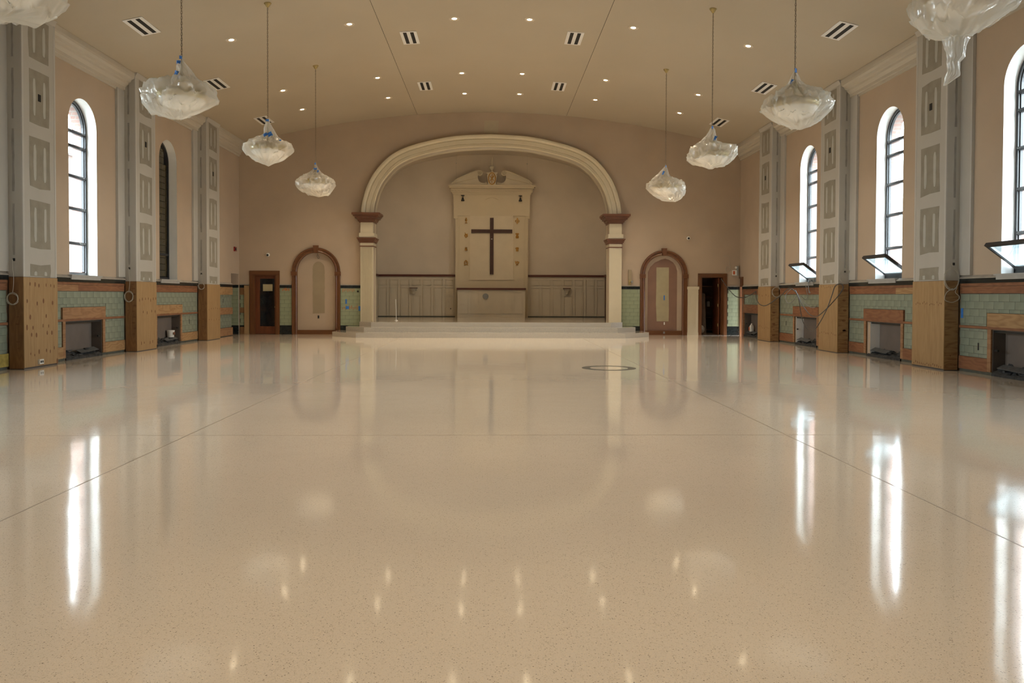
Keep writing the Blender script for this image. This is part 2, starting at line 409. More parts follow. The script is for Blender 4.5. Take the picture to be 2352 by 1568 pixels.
# side walls -----------------------------------------------------------------
for s, nm in ((-1, 'left'), (1, 'right')):
    ops = [arch_open(c, WR, SILL, SPRING) for c in ALLB]
    ops += [rect_open(c - NW, c + NW, 0, NH) for c in BAYS]
    outer = [arch_open(c, WR - .05, SILL - .02, SPRING) for c in ALLB]
    if s < 0:
        ops += [rect_open(26.45, 27.24, 0, 2.08)]; outer += [rect_open(26.45, 27.24, 0, 2.08)]
    else:
        ops += [rect_open(26.90, 27.27, 0, 2.04), rect_open(25.0, 26.72, 0, NH)]; outer += [rect_open(26.90, 27.27, 0, 2.04)]
    mb = MB(); wall(mb, YF, YB + .3, 0, lambda u: 6.52, ops, side_map(s), .28)
    struct(mb.build('wall_' + nm, [M['pink'], M['reveal']]))
    P2 = lambda u, v, w, s=s: (s * (HX + .28 + w), u, v)
    mb = MB(); wall(mb, YF, YB + .3, -.5, lambda u: 7.4, outer, P2, .22)
    struct(mb.build('wall_%s_exterior' % nm, [M['brick'], M['brick']]))
# wall behind the camera
struct(box(-HX - .5, HX + .5, YF - .3, YF, 0, 7.9).build('wall_rear', M['pink']))

# proscenium wall ------------------------------------------------------------
K = 27.3 / 1801
half = [(269, 0), (267.5, 14), (265, 26), (257, 52), (242.5, 78), (219, 104), (189, 122), (142, 136.5), (76, 149), (0, 153)]
half = [tuple(v) for v in catmull([(x * K, y * K, 0) for x, y in half], 5)]
SPZ = 4.18
inner = [(-x, SPZ + y) for x, y, _ in half] + [(x, SPZ + y) for x, y, _ in reversed(half[:-1])]
tab = [inner[0]]
for p in inner[1:]:
    if p[0] > tab[-1][0] + 1e-4: tab.append(p)
pros = dict(a=tab[0][0], b=tab[-1][0], vb=0, tab=tab)
LD = (-8.20, -7.45); RD = (7.34, 8.12)
ops = [pros, rect_open(LD[0], LD[1], 0, 2.06), rect_open(RD[0], RD[1], 0, 2.04),
       arch_open(-6.06, .70, .0, 2.17, 16), arch_open(6.02, .70, .0, 2.13, 16)]
mb = MB(); wall(mb, -HX - .3, HX + .3, 0, lambda u: ceil_z(u) + .05, ops, lambda u, v, w: (u, YB + w, v), .3, 40)
struct(mb.build('wall_back', [M['pink'], M['pink']]))
# archivolt
prof = [(-.0, .50), (0, -.10), (.025, -.13), (.10, -.13), (.115, -.115), (.13, -.13), (.255, -.14), (.27, -.12), (.285, -.15), (.345, -.185), (.40, -.19), (.42, -.17), (.42, .02)]
rows = []
for i, p in enumerate(inner):
    a = Vector(inner[max(i - 1, 0)]); b = Vector(inner[min(i + 1, len(inner) - 1)]); d = (b - a).normalized(); nrm = Vector((-d.y, d.x))
    rows.append([(p[0] + nrm.x * o, YB + y, p[1] + nrm.y * o) for o, y in prof])
mb = MB(); mb.ring(rows, closed_u=False)
o = tag(mb.build('stage_arch', M['cream'], smooth=False), 'cream moulded arch framing the stage opening', 'arch')
# plaster patch above the arch crown
tag(box(-.27, .22, YB - .004, YB + .01, 6.98, 7.42).build('plaster_patch', M['dullpatch']), 'pale rectangular patch on wall above the arch crown', 'patch')

# alcove ----------------------------------------------------------------------
AW, AY = 4.87, 33.5
sc_x = AW / (269 * K)
vault = [(p[0] * sc_x, 4.9 + (p[1] - SPZ) * 1.06) for p in inner]
mb = MB()
ring0 = [(-AW, STAGE)] + vault + [(AW, STAGE)]
mb.ring([[(x, YB + .3, z) for x, z in ring0], [(x, AY, z) for x, z in ring0]], closed_u=False)
struct(mb.build('wall_alcove_vault', M['alcove'], smooth=True))
mb = MB(); mb.poly([(x, AY, z) for x, z in ring0]); mb.poly([(x, AY + .2, z) for x, z in ring0])
struct(mb.build('wall_alcove_back', M['alcove']))
# shell of the wall seen from inside the alcove is closed by its own thickness; outer roof over the alcove
struct(box(-AW - .4, AW + .4, YB + .3, AY + .3, 7.75, 7.9).build('ceiling_alcove_roof', M['alcove']))

# stage and steps --------------------------------------------------------------
st = thing('stage_steps', (0, 26.2, 0), 'pale terrazzo stage platform with three wide steps and clipped corners', 'stage')
def tier(yf, xf, xo, yo, z0, z1, nm):
    pts = [(-xf, yf), (xf, yf), (xo, yo), (xo, YB), (-xo, YB), (-xo, yo)]
    mb = MB().prism(pts, lambda p, t: (p[0], p[1], t), z0, z1); mb.m = [0, 0] + [1] * len(pts)
    mb.build(nm, [M['step'], M['riser']], st)
tier(25.12, 4.32, 5.26, 26.05, 0, .152, 'step')
tier(25.84, 4.18, 4.90, 26.55, .152, .304, 'step')
tier(26.5, 4.05, 4.52, 26.97, .304, STAGE, 'step')
box(-AW, AW, YB, AY, 0, STAGE).build('platform', M['step'], st)

# pilasters of the arch ----------------------------------------------------------
def pilaster(s, fluted, label):
    x0, x1 = sorted((s * 4.08, s * 4.51)); cx = s * 4.295
    t = thing('arch_pilaster', (cx, YB - .05, STAGE), label, 'pilaster')
    yf = YB - .17
    mb = MB()
    ztop = 3.03
    if fluted:
        n = 11; w = (x1 - x0 - .04) / n
        mb.box(x0, x1, yf + .025, YB + .5, STAGE, ztop)
        for k in range(n):
            a = x0 + .02 + k * w
            mb.box(a + w * .22, a + w * .78, yf, yf + .025, STAGE + .04, ztop - .03)
        mb.box(x0, x0 + .022, yf, yf + .025, STAGE, ztop); mb.box(x1 - .022, x1, yf, yf + .025, STAGE, ztop)
    else:
        mb.box(x0, x1, yf, YB + .5, STAGE, ztop)
    mb.build('shaft', M['cream'], t)
    box(x0 - .02, x1 + .02, yf - .02, YB + .5, ztop, ztop + .035).build('thin_band', M['redtrim'], t)
    box(x0 - .005, x1 + .005, yf - .005, YB + .5, ztop + .035, 3.16).build('neck_block', M['cream'], t)
    mb = MB()
    for (a, b, e) in ((3.16, 3.20, .03), (3.20, 3.25, .06), (3.25, 3.30, .085), (3.30, 3.335, .11)):
        mb.box(x0 - e, x1 + e, yf - e, YB + .5 , a, b)
    mb.build('lower_moulding', M['redtrim'], t)
    mb = MB(); mb.box(x0 - .03, x1 + .03, yf - .03, YB + .5, 3.335, 3.36); mb.box(x0 - .045, x1 + .045, yf - .045, YB + .5, 3.36, 3.50); mb.box(x0, x1, yf, YB + .5, 3.50, 3.86)
    mb.build('upper_block', M['cream'], t)
    mb = MB()
    for (a, b, e) in ((3.86, 3.91, .04), (3.91, 3.96, .08), (3.96, 4.0, .11), (4.0, 4.06, .17), (4.06, 4.11, .22), (4.11, 4.18, .26)):
        mb.box(x0 - e, x1 + e, yf - e, YB + .5, a, b)
    mb.build('capital', M['redtrim'], t)
pilaster(-1, True, 'fluted cream pilaster with brown capital, on the glazed door side of the stage')
pilaster(1, False, 'smooth cream pilaster with brown capital, on the wall lamp side of the stage')

# alcove wood panelling -----------------------------------------------------------
def panelling(x0, x1, px0, label):
    t = thing('wall_panelling', ((x0 + x1) / 2, AY - .05, STAGE), label, 'panelling')
    box(x0, x1, AY - .04, AY, STAGE, 2.16).build('backing', M['panelpaint'], t)
    box(x0, x1, AY - .10, AY, 2.16, 2.25).build('top_rail', M['darkrail'], t)
    def pn(a, b, c, d):
        mb = MB(); y = AY - .04
        for (p, q, r, s_) in ((a, b, c, c + .022), (a, b, d - .022, d), (a, a + .022, c, d), (b - .022, b, c, d)): mb.box(p, q, y - .032, y, r, s_)
        mb.box(a + .05, b - .05, y - .012, y, c + .05, d - .05)
        mb.build('panel', M['panelpaint'], t)
    for k in range(7):
        a = px0 + k * .47
        pn(a, a + .37, 1.80, 2.05)
        pn(a, a + .37, .49, 1.36 if k == 3 else 1.71)
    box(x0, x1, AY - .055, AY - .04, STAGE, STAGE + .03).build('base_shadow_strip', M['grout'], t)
panelling(-4.87, -1.55, -4.80, 'cream panelled dado with dark rail, in the alcove beside the thin white rod')
panelling(1.55, 4.87, 1.66, 'cream panelled dado with dark rail, alcove side next to the smooth pilaster')
for s, nm in ((-1, 'thin white rod side'), (1, 'smooth pilaster side')):
    x = s * (AW - .04); x0, x1 = sorted((s * AW, s * (AW - .04)))
    t = thing('return_panelling', (x, 30.5, STAGE), 'panelled dado on the alcove side wall, ' + nm, 'panelling')
    box(x0, x1, YB + .5, AY - .05, STAGE, 2.16).build('backing', M['panelpaint'] if s < 0 else M['mahogany'], t)
    xa, xb = sorted((s * AW, s * (AW - .10))); box(xa, xb, YB + .5, AY - .05, 2.16, 2.25).build('top_rail', M['darkrail'], t)
    for k in range(8):
        y = YB + .65 + k * .66; xa, xb = sorted((s * (AW - .04), s * (AW - .06)))
        box(xa, xb, y, y + .52, .52, 1.71).build('panel', M['panelpaint'] if s < 0 else M['mahogany'], t)
def corbel(x, label):
    t = thing('corbel_shelf', (x, AY - .1, 1.45), label, 'shelf'); y = AY - .062
    box(x - .16, x + .16, y - .24, y, 1.66, 1.69).build('shelf_top', M['darkrail'], t)
    mb = MB(); mb.box(x - .12, x + .12, y - .19, y, 1.60, 1.66); mb.box(x - .085, x + .085, y - .14, y, 1.54, 1.60); mb.box(x - .05, x + .05, y - .10, y, 1.43, 1.54)
    mb.build('bracket', M['panelpaint'], t)
corbel(-3.30, 'small bracket shelf with dark top on dado behind the thin white rod')
corbel(3.20, 'small bracket shelf with dark top on the dado side away from the white rod')
t = thing('wall_outlet', (-1.73, AY - .06, .8), 'small outlet plate low on the alcove dado beside the altar', 'outlet')
pl = box(-1.78, -1.70, AY - .05, AY - .04, .74, .86).build('cover_plate', M['beige'], t); box(-1.755, -1.725, AY - .056, AY - .05, .77, .83).build('socket', M['black'], pl)
t = thing('white_rod', (-3.40, 28.1, STAGE), 'thin white rod standing upright on the stage near fluted pilaster', 'rod')
MB().tube([(-3.40, 28.1, STAGE + .01), (-3.405, 28.1, .85), (-3.42, 28.1, 1.22)], .011, 6).build('pole', M['white'], t)
MB().lathe([(.0, 0), (.06, 0), (.055, .02), (.012, .03)], (-3.40, 28.1, STAGE), 12).build('foot', M['white'], t)

# altarpiece ------------------------------------------------------------------------
AF = 33.2
ap = thing('altarpiece', (0, AF, STAGE), 'cream altarpiece with broken scroll pediment, dentil cornice and tall panel', 'altarpiece')
box(-1.53, 1.53, AF, AY, STAGE, 5.73).build('body', M['altar'], ap)
mb = MB(); mb.box(-1.61, 1.61, AF - .04, AF, 4.72, 5.60)
for s in (-1, 1):
    a, b = sorted((s * 1.43, s * 1.61)); mb.box(a, b, AF - .03, AF, 4.60, 4.72)
mb.build('frieze', M['altar'], ap)
for s in (-1, 1):
    for (a, b, d) in ((1.50, 1.53, .05), (1.36, 1.385, .025)):
        p, q = sorted((s * a, s * b)); box(p, q, AF - d, AF, STAGE, 4.60).build('edge_strip', M['altar'], ap)
mb = MB()
for (a, b, e) in ((5.60, 5.65, .03), (5.65, 5.70, .06), (5.70, 5.74, .10), (5.86, 5.92, .17), (5.92, 6.0, .21)): mb.box(-1.61 - e, 1.61 + e, AF - .04 - e, AF, a, b)
mb.box(-1.72, 1.72, AF - .13, AF, 5.74, 5.86)
mb.build('cornice', M['altar'], ap)
for k in range(26):
    x = -1.72 + (k + .5) * 3.44 / 26; box(x - .035, x + .035, AF - .18, AF - .13, 5.76, 5.84).build('dentil', M['altar'], ap)
kz = .006113
zz = lambda y: 6.024 + (440 - y) * kz
outl = [(-276.5, 446), (-276.5, 427), (-262, 418), (-251, 405), (-205, 383), (-160, 362), (-121, 347), (-103, 342.5), (-87, 342), (-73, 346), (-66, 354), (-63, 364), (-66, 374), (-76, 381), (-88, 381), (-96, 377), (-98, 390), (-95, 404), (-88, 417), (-76, 427), (-64, 431), (-50, 430), (-38, 420), (-34, 430), (-34, 446)]
for s in (-1, 1):
    pts = [(-s * x * kz, zz(y)) for x, y in outl]
    MB().prism(pts, lambda p, t: (p[0], t, p[1]), AF - .14, AF).build('scroll_pediment', M['cream'], ap)
    c = [(x, y) for x, y in outl[1:10]]
    pp = [(-s * x * kz, AF - .15, zz(y + 5)) for x, y in c]; MB().tube(catmull(pp, 4), .028, 6).build('pediment_moulding', M['cream'], ap)
    sp = []
    for k in range(26):
        a = k / 25 * 3.6 * PI; r = (17 - k * .58) * kz
        sp.append((-s * (-82 * kz) + -s * r * math.cos(a), AF - .16, zz(361) + r * math.sin(a)))
    MB().tube(sp, .016, 5).build('scroll', M['cream'], ap)
    pp = [(-s * x * kz, AF - .145, zz(y)) for x, y in ((-255, 430), (-190, 415), (-120, 400), (-104, 395))]
    MB().tube(pp, .014, 5).build('pediment_moulding', M['altar'], ap)
ped = [(-38, 358), (38, 358), (38, 366), (31, 374), (34, 384), (28, 410), (28, 446), (-28, 446), (-28, 410), (-34, 384), (-31, 374), (-38, 366)]
MB().prism([(x * kz, zz(y)) for x, y in ped], lambda p, t: (p[0], t, p[1]), AF - .24, AF - .02).build('pedestal', M['cream'], ap)
fin = [(1, 250), (4, 256), (7, 268), (9, 280), (7, 290), (4, 296), (9, 300), (5, 305), (4, 312), (14, 316), (16, 324), (13, 334), (7, 340), (5, 346), (10, 350), (13, 358)]
MB().lathe([(r * kz, zz(y)) for r, y in fin], (0, AF - .13, 0), 16).build('finial', M['cream'], ap, True)
em = []
for k in range(32):
    a = 2 * PI * k / 32; em.append((24 * kz * math.cos(a), AF - .25, zz(402) + 39 * kz * math.sin(a)))
mb = MB(); mb.tube(em, .020, 6, True)
e = lambda x, y: (x * kz, AF - .25, zz(y))
for seg in (((0, 372), (0, 432)), ((-14, 384), (14, 418)), ((14, 384), (-14, 418))): mb.tube([e(*p) for p in seg], .014, 5)
mb.tube([e(9 * math.cos(a / 8 * PI - PI / 2), 382 + 9 * math.sin(a / 8 * PI - PI / 2)) for a in range(9)], .012, 5)
mb.build('gold_monogram', M['gold'], ap)
box(-.925, .915, AF - .035, AF, 2.02, 4.90).build('white_board', M['board'], ap)
# fan ornament under the cornice
mb = MB()
for k in range(9):
    a = PI * (.08 + .84 * k / 8); mb.tube([(0, AF - .05, 5.50), (.30 * math.cos(a), AF - .05, 5.36 + .13 * math.sin(a))], .008, 4)
mb.build('fan_ornament', M['altar'], ap)
# cross
cr = thing('wall_cross', (0, AF - .06, 2.26), 'plain dark wooden cross fixed on the white altar board', 'cross')
box(-.075, .075, AF - .10, AF - .035, 2.26, 4.63).build('upright_beam', M['crosswood'], cr)
mb = MB(); mb.box(-.865, -.075, AF - .095, AF - .035, 4.0, 4.145); mb.box(.075, .865, AF - .095, AF - .035, 4.0, 4.145); mb.build('cross_beam', M['crosswood'], cr)
box(-.03, .03, AF - .104, AF - .10, 3.73, 3.755).build('label_plate', M['white'], cr)
# gold emblems
def emblem(x, y, kind, label):
    X = (x - 1128.7) * .01843; Z = 1.36 + (679 - y) * .01843; Y = AF - .02
    q = lambda a, b: (X + a * .01843, Y, Z + b * .01843)
    mb = MB(); r = .016
    def circ(cx, cy, rx, ry, a0=0, a1=2 * PI, n=14): mb.tube([q(cx + rx * math.cos(a0 + (a1 - a0) * k / n), cy + ry * math.sin(a0 + (a1 - a0) * k / n)) for k in range(n + 1)], r, 5)
    if kind == 'chalice':
        mb.tube([q(0, 3), q(0, 7)], r, 5); mb.tube([q(-1.5, 5.5), q(1.5, 5.5)], r, 5)
        mb.lathe([(.05, 2.6 * .01843), (.045, 1 * .01843), (.02, -1 * .01843), (.014, -3 * .01843), (.02, -4 * .01843), (.055, -5.2 * .01843), (.055, -5.8 * .01843)], (X, Y, Z), 10)
    elif kind == 'crook':
        circ(0, -1, 3.2, 3.4); circ(.3, -1, 1.4, 3.0); mb.tube([q(-3, 6), q(2.5, -3)], r, 5); mb.tube([q(-3, 0), q(4, 3)], r, 5); mb.tube([q(0, -4), q(0, -6)], r, 5)
    elif kind == 'jar':
        mb.lathe([(.0, -3.6 * .01843), (.05, -3.4 * .01843), (.062, -1.6 * .01843), (.04, .6 * .01843), (.02, 1.2 * .01843), (.045, 2.4 * .01843), (.05, 3.4 * .01843)], (X, Y, Z), 10)
    elif kind == 'wreath':
        circ(0, 0, 3.6, 4.2)
        for k in range(12):
            a = 2 * PI * k / 12; mb.tube([q(3.4 * math.cos(a), 4 * math.sin(a)), q(4.7 * math.cos(a + .2), 5.4 * math.sin(a + .2))], r, 4)
        mb.tube([q(0, 4), q(0, 6.6)], r, 5); mb.tube([q(0, -1), q(0, 2)], .02, 5); mb.tube([q(-3, -4.6), q(-4.6, -6)], r, 5); mb.tube([q(3, -4.6), q(4.6, -6)], r, 5)
    elif kind == 'crossring':
        mb.tube([q(0, -6), q(0, 6.4)], .022, 5); mb.tube([q(-1.6, -5.6), q(1.6, -5.6)], r, 5); mb.tube([q(-1.6, 6), q(1.6, 6)], r, 5)
        circ(-2.2, 0, 2.0, 2.4); circ(2.2, 0, 2.0, 2.4)
    elif kind == 'beehive':
        for k, w_ in enumerate((3.2, 3.8, 3.4, 2.6, 1.6)): mb.tube([q(-w_, -4.6 + k * 1.7), q(w_, -4.6 + k * 1.7)], .018, 5)
        circ(-2, 4.6, 1.5, 1.2); circ(2, 4.6, 1.5, 1.2)
    elif kind == 'tunic':
        mb.prism([(-4, 3.6), (-2, 4.8), (2, 4.8), (4, 3.6), (4, 1.6), (2.4, 1.8), (2.8, -4.4), (-2.8, -4.4), (-2.4, 1.8), (-4, 1.6)], lambda p, t: (X + p[0] * .01843, t, Z + p[1] * .01843), Y - .02, Y + .01)
    elif kind == 'bird':
        circ(-.5, -.6, 2.6, 2.2); circ(.5, 2.4, 1.1, 1.3); mb.tube([q(-4, 4.6), q(-3.6, 1.4), q(-2, -1)], .02, 5); mb.tube([q(2, -1), q(4, 1), q(3.4, 3.6)], .02, 5)
        mb.tube([q(-1.5, -3), q(-2, -5.2), q(-3, -5.4)], r, 5); mb.tube([q(1, -2.8), q(1.2, -5.2), q(2.2, -5.4)], r, 5)
    tag(mb.build('gold_emblem', M['gold'], org=(X, Y, Z)), label, 'emblem', 'gold emblems beside the cross')
emblem(1070, 508, 'chalice', 'gold chalice emblem, top of the column nearer the white rod')
emblem(1070, 541, 'crook', 'round gold emblem crossed by a diagonal staff, below the chalice')
emblem(1070, 572.5, 'jar', 'small gold jar emblem, third down under the chalice')
emblem(1070, 604, 'wreath', 'gold wreath emblem with spiky rim, bottom of chalice column')
emblem(1187, 508, 'crossring', 'gold upright cross emblem with side loops, across from the chalice')
emblem(1187, 542, 'beehive', 'rounded ribbed gold emblem just under the looped cross')
emblem(1187, 573, 'tunic', 'T-shaped gold emblem across from the small jar')
emblem(1187, 604, 'bird', 'gold creature emblem with raised tail, bottom beside the cross')
# black spotlights under the cornice
for x, lab in ((-1.22, 'small black spotlight under altar cornice above the chalice emblem'), (1.20, 'small black spotlight under altar cornice above the looped cross emblem')):
    t = thing('spotlight', (x, AF - .15, 5.4), lab, 'spotlight', 'black spotlights under the cornice')
    MB().lathe([(0, 5.57), (.07, 5.57), (.07, 5.545), (0, 5.545)], (x, AF - .12, 0), 14).build('mount_plate', M['darkmetal'], t)
    MB().tube([(x, AF - .12, 5.55), (x, AF - .12, 5.46)], .012, 6).build('stem', M['darkmetal'], t)
    MB().lathe([(0, .14), (.035, .14), (.05, .06), (.066, .05), (.07, 0), (.05, 0), (0, .02)], (x, AF - .12, 5.33), 14).build('lamp_head', M['darkmetal'], t)
# thin hanging cords
for x, lab in ((-1.50, 'thin pale cord hanging from alcove ceiling, chalice side'), (1.48, 'thin pale cord hanging from alcove ceiling, looped cross side')):
    t = thing('hanging_cord', (x, 33.0, 6.0), lab, 'cord')
    MB().tube([(x, 33.0, 6.02), (x, 33.0, 7.25)], .004, 4).build('cord', M['cable_w'], t)
    MB().lathe([(0, 0), (.03, .03), (.035, .045), (0, .045)], (x, 33.0, 6.86), 8).build('small_cup', M['cable_w'], t)
# altar base cabinet
al = thing('altar_cabinet', (0, 32.9, STAGE), 'low cream panelled cabinet with dark top under the cross', 'cabinet')
box(-1.42, 1.40, 32.82, AF, STAGE, 1.60).build('body', M['panelpaint'], al)
box(-1.46, 1.44, 32.77, AF, 1.60, 1.68).build('top', M['darkrail'], al)
for k in range(6):
    a = -1.33 + k * .452; mb = MB(); b = a + .36
    for (p, q, r, s_) in ((a, b, .60, .62), (a, b, 1.50, 1.52), (a, a + .02, .60, 1.52), (b - .02, b, .60, 1.52)): mb.box(p, q, 32.80, 32.82, r, s_)
    mb.build('panel', M['panelpaint'], al)
MB().lathe([(0, -.02), (.115, -.02), (.12, 0), (.12, .02), (0, .02)], (-.25, 32.80, 1.335), 24, ax=1).build('round_cover', M['disc'], al)

# doors and arched recesses in the back wall --------------------------------------------
def casing(x0, x1, zt, w, label, cat='door frame', nm='door_casing'):
    t = thing(nm, ((x0 + x1) / 2, YB - .02, 0), label, cat)
    for (a, b) in ((x0, x0 + w), (x1 - w, x1)):
        mb = MB(); mb.box(a, b, YB - .03, YB + .02, 0, zt - w); mb.box(a + .02, b - .02, YB - .045, YB - .03, 0, zt - w); mb.build('side_board', M['mahogany'], t)
    mb = MB(); mb.box(x0, x1, YB - .03, YB + .02, zt - w, zt); mb.box(x0 + .02, x1 - .02, YB - .045, YB - .03, zt - w + .02, zt - .02); mb.build('head_board', M['mahogany_h'], t)
    for (a, b) in ((x0 + w, x0 + w + .02), (x1 - w - .02, x1 - w)): box(a, b, YB - .02, YB + .3, 0, zt - w - .02).build('jamb', M['mahogany'], t)
    box(x0 + w, x1 - w, YB - .02, YB + .3, zt - w - .02, zt - w).build('head_jamb', M['mahogany_h'], t)
    return t
casing(-8.34, -7.31, 2.19, .14, 'wide dark wood casing around the closed glazed door')
d = thing('glazed_door', (-7.82, YB + .12, 0), 'closed dark wood door with tall glass pane and paper notice', 'door')
dx0, dx1 = -8.18, -7.47; gx0, gx1 = -8.02, -7.52
mb = MB(); y0, y1 = YB + .10, YB + .15
mb.box(dx0, gx0, y0, y1, .01, 2.03); mb.box(gx1, dx1, y0, y1, .01, 2.03); mb.box(gx0, gx1, y0, y1, .01, .27); mb.box(gx0, gx1, y0, y1, 1.92, 2.03)
leaf = mb.build('door_leaf', M['darkwood'], d)
box(gx0, gx1, YB + .12, YB + .13, .27, 1.92).build('glass_pane', M['doorglass'], leaf)
box(-7.92, -7.59, YB + .112, YB + .118, 1.49, 1.73).build('paper_notice', M['paper'], leaf)
MB().lathe([(.0, -.05), (.022, -.05), (.022, -.03), (.01, -.02), (.01, .0)], (-7.495, YB + .10, .94), 10, ax=1).build('door_knob', M['brass'], leaf)
struct(box(-8.6, -7.0, YB + .32, YB + .4, 0, 2.4).build('wall_behind_door', M['closet']))
casing(7.22, 8.24, 2.16, .12, 'dark wood casing around the open closet doorway')
# closet room
mb = MB()
mb.box(6.9, 7.0, YB + .3, YB + 2.2, 0, 2.5); mb.box(8.5, 8.6, YB + .3, YB + 2.2, 0, 2.5); mb.box(6.9, 8.6, YB + 2.2, YB + 2.3, 0, 2.5); mb.box(6.9, 8.6, YB + .3, YB + 2.3, 2.5, 2.6); mb.box(6.9, 8.6, YB + .3, YB + 2.3, -.1, 0)
struct(mb.build('wall_closet', M['closet']))
d = thing('open_door', (8.04, YB + .3, 0), 'dark wood door swung open into the closet', 'door')
leaf = box(8.03, 8.075, YB + .30, YB + 1.0, .01, 2.01).build('door_leaf', M['darkwood'], d)
for z in (.35, 1.05, 1.75): MB().tube([(8.02, YB + .29, z - .05), (8.02, YB + .29, z + .05)], .014, 6).build('hinge', M['brass'], leaf)
sh = thing('closet_shelves', (7.95, YB + 1.9, 0), 'wooden shelving unit standing inside the dark closet', 'shelves')
for x in (7.72, 8.35): box(x, x + .03, YB + 1.7, YB + 2.15, 0, 2.3).build('side_panel', M['shelfwood'], sh)
for z in (.1, .55, .95, 1.35, 1.72, 2.05): box(7.75, 8.35, YB + 1.7, YB + 2.15, z, z + .03).build('shelf', M['shelfwood'], sh)
for i, (x, z, w_, h, m, lab) in enumerate(((7.85, 1.38, .07, .2, 'white', 'small white bottle on a closet shelf'), (7.83, .58, .12, .22, 'paper', 'tan paper parcel on a lower closet shelf'), (8.1, .98, .1, .2, 'white', 'pale carton on the middle closet shelf'))):
    mb = MB()
    if i == 0: mb.lathe([(0, 0), (.035, 0), (.035, .12), (.014, .15), (.014, .2), (0, .2)], (x, YB + 1.85, z), 10)
    else: mb.prism([(x - w_ / 2, z), (x + w_ / 2, z), (x + w_ / 2, z + h * .85), (x + w_ * .3, z + h), (x - w_ / 2, z + h * .9)], lambda p, t: (p[0], t, p[1]), YB + 1.8, YB + 1.95)
    tag(mb.build(('bottle', 'parcel', 'carton')[i], M[m]), lab, ('bottle', 'parcel', 'carton')[i])
t = thing('leaning_board', (7.55, YB + .9, 0), 'dark board leaning inside the closet doorway', 'board')
MB().prism([(7.40, 0), (7.78, 0), (7.78, 1.46), (7.40, 1.50)], lambda p, tt: (p[0], YB + .9 + tt + p[1] * .15, p[1]), 0, .03).build('panel', M['closet'], t)
t = thing('crumpled_bag', (7.6, YB + .6, 0), 'pale crumpled bag on the closet floor', 'bag')
mb = MB(); rows = []
for i in range(9):
    a = PI * i / 8; rows.append([(7.52 + .12 * math.sin(a) * math.cos(b) * (1 + .3 * mnoise.noise(Vector((i, k, 2)))), YB + .62 + .1 * math.sin(a) * math.sin(b), .16 - .15 * math.cos(PI - a) * (1 + .2 * mnoise.noise(Vector((k * .7, i, 1)))) + .02) for k, b in enumerate([2 * PI * j / 10 for j in range(10)])])
mb.ring(rows); mb.build('bag', M['white'], t)
tag(box(7.40, 7.62, YB + 2.15, YB + 2.19, 1.78, 2.05).build('pinned_sheet', M['pink']), 'pale sheet on the dark closet wall', 'sheet')

